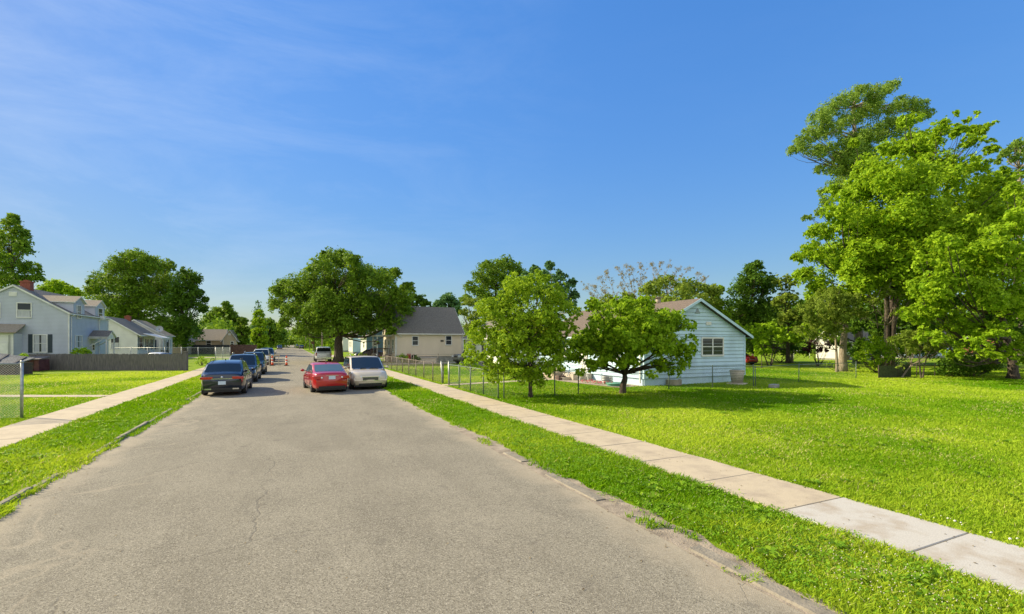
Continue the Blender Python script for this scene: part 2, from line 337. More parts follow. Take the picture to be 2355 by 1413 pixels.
# kerbs: broken, half sunk stones
KERB = noisy('kerb_stone', (.19, .17, .135), (.29, .255, .20), 3, .95, .8, 25, bdist=.02)
def kerb_run(x, y0, y1, hgt, wd, gaps, side):
    g = MB(); y = y0
    while y < y1:
        ln = random.uniform(.9, 2.2); h = hgt*random.uniform(.6, 1.15)
        if not any(a < y+ln/2 < b for a, b in gaps):
            xo = x+random.uniform(-.02, .02); n = 6
            prof = [(0, -.02), (0, h-.02), (.02, h), (wd-.02, h*.96), (wd, h*.9), (wd, -.02)]; vs = []; fs = []
            for i in range(n+1):
                yy = y+.01+(ln-.03)*i/n; jj = random.uniform(-.012, .012)
                vs += [(xo+side*(px+jj), yy, pz*(1+jj*4)) for px, pz in prof]
            for i in range(n):
                for k in range(5): fs.append((i*6+k, i*6+k+1, i*6+k+7, i*6+k+6))
            fs += [tuple(range(6)), tuple(n*6+k for k in range(6))[::-1]]
            g.add(vs, fs, KERB)
        y += ln
    o = g.build('kerb'); bm = bmesh.new(); bm.from_mesh(o.data); bmesh.ops.recalc_face_normals(bm, faces=bm.faces); bm.to_mesh(o.data); bm.free()
    tag(o, kind='structure')
kerb_run(KL-.10, 2, 110, .075, .11, [(11.5, 14.2), (16.5, 17.2), (22, 24)], -1)
kerb_run(KR-.08, -2, 12.5, .028, .20, [(2.9, 3.4), (5.2, 6.4), (7.6, 8.8), (10, 12.5)], 1)
kerb_run(KR+.05, 12.5, 110, .03, .10, [(12, 24), (34.4, 37.4), (72, 77)], 1)
# bare soil strip behind the right kerb
def soil():
    m = noisy('dry_soil', (.20, .165, .125), (.36, .30, .23), 4, .97, .8, 40, bdist=.02)
    vs = []; fs = []; ys = np.arange(1, 14, .15)
    for y in ys:
        c = 4.62+.02*math.sin(y*3); wv = .10+.16*vnoise(np.array([y*.7]), np.array([5.]))[0]*(1.4 if 3.5 < y < 8 else .6)
        vs += [(c-.25, y, .008), (c+wv+.06*math.sin(y*7), y, .010)]
    for i in range(len(ys)-1): fs.append((2*i, 2*i+1, 2*i+3, 2*i+2))
    g = MB(); g.add(vs, fs, m); tag(g.build('bare_soil'), kind='structure')
soil()
g = MB(); vs = [(16.6, 21.6, .02), (18.9, 21.6, .02), (18.9, 34, .02), (15.9, 34, .02), (15.7, 29, .02)]
g.add(vs, [(0, 1, 2, 3, 4)], noisy('gravel_bed', (.30, .24, .18), (.46, .39, .31), 12, .97, .8, 50, bdist=.02)); tag(g.build('gravel_bed'), kind='structure')
# ------------------------------------------------------------------ grass blades (stuff)
GRASS = leafmat('grass_blades', (.13, .30, .002), (.41, .55, .035), .4, (.58, .54, .22))
def in_view(X, Y, marg=1.45):
    x = X*CS-Y*SN; d = X*SN+Y*CS
    return (d > 1.5) & (np.abs(x/np.maximum(d, .1)) < 1.0705*marg), d
def blades(name, x0, x1, y0, y1, dens, hgt, keep=None, wmul=1., label=None, dmax=60, tb=0.):
    area = (x1-x0)*(y1-y0); n = int(area*dens*1.0)
    P = []
    while n > 0:
        k = min(n, 4000000); n -= k
        X = RNG.uniform(x0, x1, k); Y = RNG.uniform(y0, y1, k); ok, d = in_view(X, Y)
        dd = np.clip(d, 4.5, None); ok &= (d < dmax) & (RNG.random(k) < (5.5/dd)**1.55*(1 if True else 0))
        if keep is not None: ok &= keep(X, Y)
        P.append(np.stack([X[ok], Y[ok], d[ok]], 1))
    P = np.concatenate(P); n = len(P); X, Y, d = P.T
    pat = fbm(X*.9, Y*.9); pat2 = fbm(X*.16+20, Y*.16+9); h = hgt*(.45+1.1*pat)*RNG.uniform(.5, 1.35, n)*(1+.004*d)
    wd = .0042*wmul*(np.clip(d, 4, None)/4.5)**.75*RNG.uniform(.7, 1.4, n)
    th = RNG.uniform(0, 2*np.pi, n); cx, sx = np.cos(th)*wd, np.sin(th)*wd
    lean = RNG.normal(0, .55, (n, 2))*h[:, None]+np.array([.12, -.05])*h[:, None]
    z0 = np.zeros(n)
    b0 = np.stack([X-cx, Y-sx, z0], 1); b1 = np.stack([X+cx, Y+sx, z0], 1)
    m0 = np.stack([X-cx*.8+lean[:, 0]*.35, Y-sx*.8+lean[:, 1]*.35, h*.62], 1); m1 = np.stack([X+cx*.8+lean[:, 0]*.35, Y+sx*.8+lean[:, 1]*.35, h*.62], 1)
    tp = np.stack([X+lean[:, 0], Y+lean[:, 1], h], 1)
    V = np.stack([b0, b1, m1, tp, m0], 1).reshape(-1, 3); F = np.arange(5*n).reshape(n, 5)
    pat3 = fbm(X*.45+50, Y*.3+70); tint = np.clip(tb+.12+2.0*(pat2-.38)+.9*(pat3-.5)+.5*(pat-.5)+RNG.normal(0, .17, n), 0, .95); dry = RNG.random(n) < (.02+.5*np.clip(fbm(X*.55+9, Y*.55+30)-.56, 0, 1)+.10*max(tb, 0)+.5*max(tb, 0)*np.clip(fbm(X*.3, Y*.8)-.45, 0, 1)); tint[dry] = 1
    o = npmesh(name, V, F, GRASS, tint); tag(o, label, 'grass', kind='stuff'); print(name, n); return o
ej = lambda Y, s: .13*(vnoise(Y*.8+s, np.full_like(Y, s*1.))-.5)+.10*(vnoise(Y*3.1+s, np.full_like(Y, s*2.))-.5)
def verge_keep_r(X, Y):
    e = 4.66+ej(Y, 9)+.42*np.clip(fbm(Y*.7, X*0+5)-.35, 0, 1)*(Y < 13)
    e = np.where((Y > 3.6) & (Y < 7.6), e+.12, e)
    tuft = (X > 4.36) & (X < 4.9) & (vnoise(X*4, Y*1.9) > .74) & (fbm(X*14, Y*14) > .5)
    return ((X > e+RNG.normal(0, .03, len(X))) | tuft) & (X < 6.66+.09*(vnoise(Y*2.7, X*0+1)-.4)+RNG.normal(0, .02, len(X)))
blades('verge_grass', 4.35, 6.75, -1, 45, 3000, .072, verge_keep_r, 1., 'bright green grass strip between the right kerb and sidewalk', tb=-.22)
blades('lawn_grass', 8.12, 62, -12, 45, 3200, .055, lambda X, Y: ~((X > 18.6) & (X < 26.7) & (Y > 21.6)) & ~((X > 15.9) & (X < 18.9) & (Y > 21.6) & (Y < 34)) & ~((np.abs(Y-27.2-(X-8.3)*.136) < .45) & (X < 18.6)), 1.1, 'wide mown lawn of bright grass right of the sidewalk', 46)
blades('verge_grass', -6.2, -3.75, 6, 60, 3000, .072, lambda X, Y: (X < -4.0+ej(Y, 3)*1.2+RNG.normal(0, .03, len(X))+np.where(((Y > 11.5) & (Y < 14.2)), .05, .14)-.0*Y+.14*(vnoise(Y*1.1, X*0+3)>.52)), 1.1, 'green grass strip between the left kerb and sidewalk')
blades('lawn_grass', -22, -7.68, 12, 50, 3200, .05, lambda X, Y: ~(np.abs((Y-28.3)+(X+7.75)*.484) < .5), 1.1, 'sunlit front lawn left of the left sidewalk', 46, .30)
def sprig(name, spots, mat, size, label, cat):    # broad leaf weeds and clover leaves lying in the turf
    V = []; F = []; T = []
    for x, y, r, n in spots:
        for _ in range(n):
            a = random.uniform(0, 6.28); q = r*math.sqrt(random.random()); s = size*random.uniform(.6, 1.3); X = x+q*math.cos(a); Y = y+q*math.sin(a); z = random.uniform(.03, .085)
            t = random.uniform(0, 6.28); e = Vector((math.cos(t), math.sin(t), random.uniform(-.1, .5)))*s; p = Vector((-math.sin(t), math.cos(t), 0))*s*.42; c = Vector((X, Y, z)); k = len(V)
            V += [c-e*.6, c+p, c+e*.6+Vector((0, 0, .01)), c-p]; F.append((k, k+1, k+2, k+3)); T.append(random.uniform(.1, .8))
    o = npmesh(name, np.array([tuple(v) for v in V]), np.array(F), mat, np.array(T)); tag(o, label, cat, kind='stuff')
CLV = leafmat('clover_leaf', (.12, .30, .01), (.30, .48, .04), .4)
sp_ = []
for _ in range(330):
    y = 2.2+abs(random.gauss(0, 9)); sp_.append((random.uniform(4.85, 6.6), y, random.uniform(.08, .35), random.randint(25, 70)))
for _ in range(220): sp_.append((random.uniform(8.3, 20), random.uniform(-2, 15), random.uniform(.1, .4), random.randint(15, 40)))
for _ in range(160): sp_.append((random.uniform(-6.1, -4.1), random.uniform(8.5, 22), random.uniform(.1, .35), random.randint(20, 50)))
sprig('clover_patches', sp_, CLV, .028, 'low clover and broad leaved weeds growing through the grass strips', 'clover')
def rosettes():
    V = []; F = []; T = []
    spots = [(random.uniform(4.95, 6.5), 2.4+abs(random.gauss(0, 6))) for _ in range(60)]+[(random.uniform(8.3, 17), random.uniform(-1, 13)) for _ in range(60)]+[(random.uniform(-6, -4.2), random.uniform(9, 20)) for _ in range(40)]
    for x, y in spots:
        n = random.randint(7, 13); R0 = random.uniform(.06, .15)
        for i in range(n):
            a = 6.283*i/n+random.uniform(-.3, .3); l = R0*random.uniform(.7, 1.2); w_ = l*.22; d = Vector((math.cos(a), math.sin(a), 0)); q = Vector((-d.y, d.x, 0))*w_; c = Vector((x, y, .03)); k = len(V); h = random.uniform(.03, .08); t = random.uniform(.2, .9)
            V += [c, c+d*l*.55+q+Vector((0,0,h)), c+d*l+Vector((0,0,h*.7)), c+d*l*.55-q+Vector((0,0,h))]; F.append((k, k+1, k+2, k+3)); T.append(t)
    o = npmesh('broadleaf_weeds', np.array([tuple(v) for v in V]), np.array(F), leafmat('weed_leaf', (.09, .24, .01), (.30, .46, .03), .35), np.array(T)); tag(o, 'dandelion like broad leaf weeds spread flat in the grass', 'weeds', kind='stuff')
rosettes()
def heads():
    g = MB(); wm = pmat('clover_flower', (.50, .47, .36), .8); V = []; F = []
    pts = []
    for _ in range(210): pts.append((random.gauss(5.75, .42), random.gauss(2.75, .5), .008))
    for _ in range(150): pts.append((random.uniform(4.9, 6.5), random.uniform(2.5, 13), .008))
    for _ in range(40): pts.append((random.uniform(-6, -4.2), random.uniform(9, 20), .011))
    for _ in range(90): pts.append((random.uniform(8.3, 16), random.uniform(0, 14), .009))
    for x, y, r in pts:
        if not (4.75 < x < 6.6 or x > 8.2 or -6.1 < x < -4.1): continue
        z = random.uniform(.06, .11); k = len(V)
        V += [(x+r, y, z), (x, y+r, z), (x-r, y, z), (x, y-r, z), (x, y, z+r), (x, y, z-r)]
        F += [[k+q for q in f] for f in ((0,1,4),(1,2,4),(2,3,4),(3,0,4),(1,0,5),(2,1,5),(3,2,5),(0,3,5))]
    o = npmesh('clover_flowers', np.array(V), np.array(F), wm); tag(o, 'tiny cream white clover flower heads scattered over the grass', 'flowers', kind='stuff')
heads()
def pebbles():
    wm = noisy('white_pebble', (.75, .73, .69), (.6, .57, .52), 30, .8, .3); g = MB()
    for u, v in ((2118,1190),(2165,1192),(2148,1196),(2180,1198),(2196,1204),(2210,1208),(2213,1213),(2280,1232),(2323,1246),(2340,1245),(1885,1124),(1748,1088),(1692,1186),(2060,1282),(2036,1320),(2078,1170),(1484,1020),(1828,1110)):
        p = at(u, v); r = random.uniform(.010, .020); g.ball((p.x, p.y, .035 if abs(p.x-7.42) > .76 else .05), r*1.4, r, r*.8, wm, 4)
    tag(g.build('white_pebbles'), 'scattered small white stones along the sidewalk edge', 'stones', kind='stuff')
pebbles()
def litter():
    V = []; F = []; T = []
    for _ in range(900):
        if random.random() < .6: x = random.choice([random.uniform(4.2, 4.7), random.uniform(-3.9, -3.4), random.uniform(6.6, 8.2)]); y = random.uniform(2.2, 26)
        else: x = random.uniform(-3.8, 4.5); y = random.uniform(3, 24)
        if 6.6 < x < 8.2: z = .034
        else: z = .03*(1-abs(x-.3)/4.3)+.008
        s_ = random.uniform(.008, .022); a = random.uniform(0, 6.28); k = len(V); c, q = math.cos(a)*s_, math.sin(a)*s_
        V += [(x-c, y-q, z), (x+q*.5, y-c*.5, z+s_*.3), (x+c, y+q, z), (x-q*.5, y+c*.5, z+s_*.2)]; F.append((k, k+1, k+2, k+3)); T.append(random.random())
    o = npmesh('leaf_litter', np.array(V), np.array(F), leafmat('dead_leaf', (.08, .055, .03), (.30, .23, .12), .1), np.array(T)); tag(o, 'scattered dead leaf bits and grit on the road edge and sidewalk', 'leaf litter', kind='stuff')
litter()
# ================================================================== TREES
LF = {
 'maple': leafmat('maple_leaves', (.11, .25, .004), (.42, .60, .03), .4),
 'elm':   leafmat('street_tree_leaves', (.06, .145, .008), (.23, .37, .03), .32),
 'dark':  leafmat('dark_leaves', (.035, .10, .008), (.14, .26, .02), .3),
 'lime':  leafmat('lime_leaves', (.14, .30, .004), (.42, .60, .03), .33),
 'lime2': leafmat('slender_tree_leaves', (.10, .23, .004), (.40, .55, .03), .36),
 'olive': leafmat('olive_leaves', (.12, .20, .015), (.32, .42, .06), .36),
 'locust': leafmat('locust_leaves', (.10, .21, .025), (.32, .46, .07), .4),
 'teal':  leafmat('bluish_leaves', (.05, .14, .05), (.17, .31, .09), .3),
 'pink':  leafmat('dry_bud_leaves', (.20, .21, .06), (.42, .33, .16), .35),
 'plum':  leafmat('purple_leaves', (.03, .012, .018), (.09, .03, .045), .3),
}
def leafcloud(name, lobes, mat, leaf, dens=1.6, parent=None, clump=.32, per=16, upb=.5, origin=(0, 0, 0), flat=.7):
    """lobes: list of (centre Vector, radius). Leaves sit in small sprays spread through each lobe, denser near its outside."""
    Vs = []; Ts = []
    for c, r in lobes:
        nl = max(12, int(dens*math.pi*r*r/(leaf*leaf*.42))); nc = max(3, nl//per)
        u = RNG.normal(size=(nc, 3)); u /= np.linalg.norm(u, axis=1)[:, None]
        wob = .72+.5*vnoise(u[:, 0]*2.2+r*9+c[0], u[:, 1]*2.2+u[:, 2]*1.7+c[1])
        rad = r*wob*np.clip(RNG.random(nc)**.33, .25, 1); cc = np.array(c)-np.array(origin)+u*rad[:, None]*np.array([1, 1, .86])
        ct = np.clip(RNG.normal(.5, .2, nc), 0, 1)
        s = clump*min(1, r*.9)*RNG.uniform(.6, 1.35, nc)
        k = np.repeat(np.arange(nc), per); n = len(k)
        tl = u+np.array([0, 0, upb])+RNG.normal(0, .35, (nc, 3)); tl /= np.linalg.norm(tl, axis=1)[:, None]
        off = RNG.normal(size=(n, 3))*s[k][:, None]; off -= (off*tl[k]).sum(1)[:, None]*tl[k]*flat
        p = cc[k]+off
        nr = tl[k]+RNG.normal(0, .55, (n, 3)); nr /= np.linalg.norm(nr, axis=1)[:, None]
        a = np.cross(nr, RNG.normal(size=(n, 3))); a /= np.linalg.norm(a, axis=1)[:, None]+1e-9; b = np.cross(nr, a)
        sz = leaf*RNG.uniform(.6, 1.3, n)[:, None]
        V = np.stack([p-a*sz*.62, p+b*sz*.36-nr*sz*.07, p+a*sz*.62, p-b*sz*.36-nr*sz*.07], 1)
        Vs.append(V.reshape(-1, 3)); Ts.append(np.clip(ct[k]*.6+RNG.random(n)*.4+.0*p[:, 2], 0, 1))
    V = np.concatenate(Vs); T = np.concatenate(Ts); F = np.arange(len(V)).reshape(-1, 4)
    return npmesh(name, V, F, mat, T, parent)
NLEAF = [0]
def limb(g, a, b, r0, r1, mat, seg=5, wob=.12, sag=.15):
    a = Vector(a); b = Vector(b); ln = (b-a).length; pts = []; rs = []
    j1 = Vector((random.uniform(-1, 1), random.uniform(-1, 1), random.uniform(-.4, .4)))*ln*wob
    for i in range(seg+1):
        t = i/seg; p = a.lerp(b, t)+j1*math.sin(t*math.pi)+Vector((0, 0, sag*ln*math.sin(t*math.pi)*-.5)); pts.append(p); rs.append(r0*(1-t)+r1*t)
    g.tube(pts, rs, 7, mat); return pts
def tree(name, label, base, px, d, leaf, kind, tr=.3, fork=.35, bark=None, dens=1.6, cat='tree', group=None, depthk=.75, trunk_top=None, clump=.32, per=16, dup=2, twigs=0, limbs=True, mult=None, upb=.5, lean=None, kmin=4, kf=.5, sag=.25):
    """px: crown lobes traced as (u, v, radius px) and given real depth round the trunk at distance d"""
    bark = bark or BARK; mpx = d/FOC; base = Vector(base); root = empty(name, base, 0, label, cat, group)
    cu = sum(p[0] for p in px)/len(px); hw = max(abs(p[0]-cu)+p[2] for p in px)*mpx
    fw = Vector((SN, CS, 0)); lob = []
    for u, v, r in px:
        c0 = deep(u, v, d); rr = r*mpx; x = abs(u-cu)*mpx/max(hw, .01); ext = hw*math.sqrt(max(.05, 1-x*x))*depthk
        ks = [0.] if dup == 1 else [random.uniform(-1, -.25), random.uniform(.15, 1)]+([random.uniform(-.3, .3)] if dup > 2 else [])
        for k in ks:
            dd = k*max(0, ext-rr*.5)
            c = c0+fw*dd; c.x += (c0.x)*dd/d*.0; 
            # keep the lobe on its own sight line so that its outline stays the traced one
            c = deep(u, v, d+dd); lob.append((c+Vector((random.uniform(-.1, .1),)*3)*rr, rr*random.uniform(.92, 1.06)))
    sub = []                       # every lobe breaks up into smaller boughs with gaps between them
    for c, r in lob:
        if r < .45: sub.append((c, r)); continue
        nb = 10 if r < 1.6 else 12
        for q in range(nb):
            z = random.uniform(-.75, 1); a = random.uniform(0, 6.283); h = math.sqrt(max(0, 1-z*z)); sub.append((c+Vector((h*math.cos(a), h*math.sin(a), z*.85))*r*.66, r*random.uniform(.30, .52)))
        sub.append((c, r*.5))
    leafcloud('crown', sub, LF[kind], leaf, dens*.78, root, clump*.62, per, upb+.2, base)
    zt = trunk_top or (min(c.z-r*.3 for c, r in lob)); zmax = max(c.z for c, r in lob)
    g = MB(); tops = mult or [(0, 0)]
    for tx, ty in tops:
        cz = base.z; fk = zt*(1-fork)+zmax*fork if limbs else zt
        ctr = sum((c for c, r in lob), Vector())/len(lob)-base
        P = []; Rr = []
        for i in range(9):
            t = i/8; q = Vector((tx*(.25+t*1.8)+ctr.x*t*t*.35, ty*(.25+t*1.8)+ctr.y*t*t*.35, -.15+(fk-base.z)*t)); q += Vector((random.uniform(-1, 1), random.uniform(-1, 1), 0))*tr*.35*t
            if lean: q += Vector((lean[0], lean[1], 0))*math.sin(t*math.pi*.5)**1.3
            P.append(q); Rr.append(tr*(1.45-1.2*t**.18 if t < .12 else 1-.55*t)*(1 if len(tops) == 1 else .6))
        Rr[0] = tr*1.5*(1 if len(tops) == 1 else .6)
        g.tube(P, Rr, 10, bark)
    if limbs:
        for c, r in lob[::1 if len(lob) < 26 else 2]:
            e = c-base; hd = math.hypot(e.x, e.y); zs = e.z-kf*hd; k = min(range(kmin, 9), key=lambda j: abs(P[j].z-zs)); s0 = P[k]
            rb = min(tr*.36, .02+.085*r*(1 if tr > .15 else .4)); pts = limb(g, s0, e, rb, rb*.16, bark, 5, .10, sag)
            for _ in range(2 if r > .5 else 0): limb(g, pts[3], e+Vector([random.uniform(-1, 1)*r*.7 for _ in range(3)]), rb*.35, rb*.08, bark, 3, .1)
    if twigs:
        for c, r in lob:
            for _ in range(twigs):
                e = c-base+Vector([random.gauss(0, 1)*r*.75 for _ in range(3)])+Vector((0, 0, r*.5)); limb(g, c-base-Vector((0, 0, r*.6)), e, .03, .008, bark, 3, .12)
    g.build('trunk', root); return root
def xy(u, d): p = deep(u, VH, d); return (p.x, p.y, 0)
# --- two small trees beside the right chain link fence
tree('young_tree', 'small slender tree with one thin straight dark trunk by the fence corner', (10.03, 19.5, 0),
  [(1150,710,42),(1205,672,48),(1262,690,44),(1118,765,40),(1185,755,60),(1250,765,58),(1100,822,28),(1155,835,42),(1215,850,40),(1268,838,34),(1305,760,28),(1240,640,26),(1108,705,20),(1178,648,22),(1085,800,16),(1292,820,22),(1140,868,20),(1240,875,20),(1300,700,20),(1180,805,44),(1232,800,44),(1278,795,34),(1318,722,22),(1092,772,20),(1185,858,24),(1222,862,22),(1150,790,40),(1250,730,44),(1310,800,20),(1130,720,34),(1075,815,14),(1120,855,18)],
  21.9, .095, 'lime2', .10, .45, dens=1.95, clump=.30, per=16, depthk=.8, trunk_top=1.35)
tree('spreading_tree', 'low wide tree with dark trunk forking near the ground before the pale blue house', (14.9, 19.06, 0),
  [(1440,715,38),(1392,742,42),(1482,742,48),(1538,742,38),(1345,785,38),(1400,795,50),(1470,795,52),(1536,795,42),(1583,748,18),(1572,812,26),(1322,820,24),(1372,838,28),(1518,842,26),(1552,846,20),(1365,705,22),(1480,700,24),(1420,690,18),(1590,780,16),(1440,835,24),(1335,855,14),(1500,862,14),(1430,770,44),(1500,760,44),(1360,800,34),(1450,830,22),(1320,790,22),(1595,800,14),(1575,835,16)],
  23.57, .115, 'maple', .20, .14, dens=3.6, clump=.26, per=16, depthk=.8, trunk_top=.95, kmin=6, kf=.7, sag=-.12)
# --- the large trees on the right
big = [(2205,300,20),(2240,322,24),(2165,305,30),(2100,335,42),(2050,345,30),(2010,395,42),(1965,440,44),(2060,430,65),(2150,400,62),(2235,385,32),(2270,430,42),(1935,485,38),(2000,520,65),(2105,510,75),(2215,490,66),(2300,470,42),(1885,535,32),(1865,585,34),(1935,600,60),(2045,615,75),(2165,600,70),(1848,635,26),(1890,668,38),(1955,675,40),(2120,690,38),(2090,280,26),(1915,440,20),(2255,300,12),(2225,275,10),(2243,263,7),(2265,288,9),(2284,284,7),(2200,260,9),(2280,322,9),(2240,300,14),(2240,540,50),(2185,525,50),(2275,590,46),(2200,640,44),(2320,420,24),(2345,450,26),(2290,500,34),(2310,395,14),(2340,520,30),(1965,330,14),(2110,640,44),(2150,650,40),(2000,650,34),(2080,560,60),(2000,590,40),(2280,345,14),(1835,590,14)]
tree('maple_tree', 'huge bright green maple with clustered dark trunks right of the pale blue house', xy(2045, 44), big, 44, .21, 'maple', .42, .5, dens=2.9, clump=.40, per=20, mult=[(.3, .1), (-.5, .1), (-.1, -.5), (.9, .3)], dup=2, upb=.6)
tree('maple_tree', 'broad tree with low drooping bright branches at the right edge of the picture', xy(2330, 33),
  [(2290,560,45),(2340,520,45),(2370,470,45),(2180,560,38),(2235,600,50),(2310,620,55),(2370,600,50),(2130,600,34),(2180,655,48),(2255,680,55),(2340,700,55),(2140,720,40),(2205,745,42),(2280,765,40),(2350,790,34),(2170,780,26),(2390,700,50),(2330,440,26),(2230,795,24),(2320,820,20),(2120,660,34),(2100,720,30),(2150,690,34),(2190,810,20),(2270,815,22),(2370,830,26),(2120,770,22)],
  33, .17, 'maple', .32, .3, dens=2.8, clump=.32, per=18, upb=.6)
tree('tall_tree', 'very tall airy tree with open feathery crown towering behind the maple', xy(1975, 58),
  [(2048,198,22),(2020,215,26),(1985,212,26),(1950,232,28),(1915,250,28),(1885,275,28),(1905,300,28),(1868,315,26),(1838,330,22),(1825,345,16),(1850,345,18),(1950,275,32),(2000,255,32),(1900,345,24),(1925,370,28),(1885,392,16),(1915,395,20),(2085,235,24),(2110,250,24),(2130,265,18),(2060,250,26),(1975,320,32),(2010,310,32),(2050,300,34),(1960,360,32),(1900,465,20),(1885,490,16),(1895,440,14),(1858,500,12),(1930,430,26),(1950,400,28),(1990,360,30),(1965,455,24),(1935,330,26),(1880,350,20)],
  58, .16, 'locust', .45, .8, bark=BARKP, dens=1.5, clump=.45, per=12, dup=2, kf=.15, depthk=.5, kmin=3, sag=.1)
tree('tall_tree', 'distant bluish tree crown at the right edge above the drooping branches', xy(2345, 66), [(2335,338,18),(2310,352,14),(2352,330,18),(2370,350,26),(2340,365,18),(2295,372,8),(2375,410,30),(2350,400,18)], 66, .24, 'locust', .4, .4, dens=.8, clump=.4, per=12, bark=BARKP)
# --- middle right trees
tree('backyard_tree', 'dense rounded green tree directly right of the pale blue gable', xy(1735, 62), [(1735,632,32),(1708,668,34),(1760,660,34),(1692,710,34),(1740,710,44),(1700,755,38),(1755,760,38),(1738,610,16),(1675,740,18),(1720,790,30)], 62, .25, 'dark', .35, .4, dens=1.7, clump=.5, per=14, upb=.7)
tree('backyard_tree', 'dull olive tree squeezed between the dense round tree and the big maple', xy(1812, 58), [(1808,650,24),(1815,690,28),(1800,735,28),(1830,730,28),(1810,775,26),(1795,690,18),(1838,770,26)], 58, .26, 'olive', .25, .4, dens=1.7)
tree('backyard_tree', 'bright leafy thicket tree with thin stems above the white swing frame', xy(1770, 52), [(1705,768,20),(1735,762,26),(1770,755,26),(1805,768,26),(1835,775,24),(1752,785,22),(1850,760,18),(1690,750,14)], 52, .24, 'lime', .12, .2, dens=1.5, mult=[(.4, 0), (-.5, .2), (1.2, .3)])
tree('young_tree', 'little lime green sapling on the lawn right of the pale blue house', xy(1752, 47), [(1752,795,18),(1745,812,12),(1765,808,12),(1735,800,9)], 47, .18, 'lime', .05, .1, dens=1.4, clump=.2, dup=1)
tree('backyard_tree', 'pale olive tree with thin drooping foliage around the sawn off trunk', xy(1925, 40), [(1905,680,26),(1880,705,24),(1925,715,28),(1890,745,24),(1930,755,24),(1860,735,18),(1950,690,24),(1905,775,18),(1970,715,16),(1872,770,14),(1850,710,16),(1840,760,14),(1900,720,28),(1945,730,20),(1990,660,16)], 40, .11, 'olive', .12, .3, dens=2.3, clump=.35, per=14, bark=BARKP)
tree('backyard_tree', 'crooked open tree with pale bare limbs and olive foliage amid the undergrowth', xy(2035, 39), [(2035,670,22),(2070,672,18),(2005,690,18),(2085,700,14),(1985,725,14),(2060,720,12)], 39, .11, 'olive', .13, .25, dens=1.7, clump=.3, per=12, bark=BARKP, trunk_top=3.2, twigs=3)
tree('crooked_tree', 'small leaning tree with curved thin trunk beside the dark netting fence', xy(2072, 33.8), [(2085,790,20),(2055,782,16),(2120,785,22),(2150,792,18),(2100,805,14),(2070,842,10),(2175,785,12)], 33.8, .10, 'olive', .07, .2, dens=2.2, bark=BARKP, lean=(1.1, .2), clump=.25)
tree('crooked_tree', 'small two stemmed tree standing right of the leaning one at the netting', xy(2120, 33.6), [(2110,775,20),(2140,778,20),(2085,770,16),(2165,800,14),(2130,805,10)], 33.6, .10, 'olive', .10, .2, dens=2.2, mult=[(-.25, 0), (.3, 0)], clump=.25)
tree('backyard_tree', 'dark thicket tree filling the background behind the clustered maple trunks', xy(2010, 56), [(1960,690,28),(2000,660,30),(2050,650,34),(2100,670,34),(1990,720,28),(2040,710,34),(2090,725,34),(2140,700,32),(1975,755,24),(2020,765,26),(2070,770,26),(2120,760,28),(2165,745,28),(1930,790,22),(1985,795,22),(2040,800,24),(2100,800,22),(2160,795,24),(1880,740,24),(1860,700,24)], 56, .28, 'dark', .3, .3, dens=1.9, clump=.5)
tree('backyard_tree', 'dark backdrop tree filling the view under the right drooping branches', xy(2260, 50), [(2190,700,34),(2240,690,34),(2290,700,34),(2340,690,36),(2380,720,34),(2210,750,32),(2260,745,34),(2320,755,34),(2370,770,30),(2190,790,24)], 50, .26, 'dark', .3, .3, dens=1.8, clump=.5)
def stump():
    r = empty('sawn_tree', xy(1938, 41), 0, 'tall pale topped trunk with sawn end and stub branches, no crown', 'tree trunk'); g = MB()
    P = [(0,0,-.1),(.02,0,.6),(0,0,1.2),(.03,0,1.9),(.15,.0,2.6),(.24,0,3.2),(.42,0,4.0)]; g.tube(P, [.42,.34,.30,.27,.25,.22,.20], 12, BARKP)
    g.build('trunk', r); g = MB(); g.tube([(.1,-.1,1.1),(.4,-.3,1.35)], [.2,.15], 9, BARKP); g.build('branch_stub', r); g = MB(); g.tube([(-.1,-.0,2.3),(-.25,-.1,2.4)], [.14,.1], 9, BARKP); g.build('branch_stub', r)
    g = MB(); g.cyl((.42,0,4.01), (.2,0,1), .19, .02, 14, pmat('sawn_wood', (.6,.48,.32), .8)); g.build('sawn_face', r)
stump()
# --- behind the houses on the right
tree('backyard_tree', 'tall deep green tree with domed crown rising behind the slender tree', xy(1140, 88), [(1125,618,26),(1160,608,24),(1190,622,22),(1105,640,24),(1140,650,34),(1180,655,32),(1085,665,20),(1110,680,26),(1205,650,16),(1160,690,30),(1070,690,16)], 88, .29, 'elm', .4, .4, dens=1.8, clump=.6)
tree('backyard_tree', 'feathery bluish green tree leaning out between the two small front trees', xy(1262, 46), [(1250,635,22),(1285,640,22),(1230,622,14),(1300,668,24),(1315,650,12),(1275,670,28),(1240,665,24),(1310,700,22),(1265,612,12),(1322,680,12),(1215,640,18)], 46, .20, 'teal', .22, .4, dens=1.1, clump=.4, bark=BARKP)
tree('backyard_tree', 'light olive weeping foliage tree at the right end of the cream house', xy(1082, 75), [(1075,695,16),(1085,725,20),(1065,720,14),(1095,700,18),(1080,755,18),(1072,780,14),(1100,745,18),(1125,720,20)], 75, .22, 'olive', .22, .3, dens=1.5)
tree('backyard_tree', 'hazy bluish tree top in the gap right of the street shade tree', xy(1030, 120), [(1030,688,16),(1012,700,14),(1045,700,14),(1000,712,12),(1050,715,14),(1025,715,16)], 120, .5, 'teal', .4, .3, dens=1.6, clump=.8)
tree('backyard_tree', 'wide olive tree behind the brown roof of the pale blue house', xy(1545, 56), [(1400,700,26),(1440,690,24),(1490,668,28),(1530,655,28),(1575,660,28),(1610,670,26),(1640,672,20),(1560,690,34),(1610,705,30),(1645,700,18),(1470,705,28),(1520,695,28),(1425,720,24),(1380,715,20)], 56, .24, 'olive', .3, .4, dens=1.5, clump=.45)
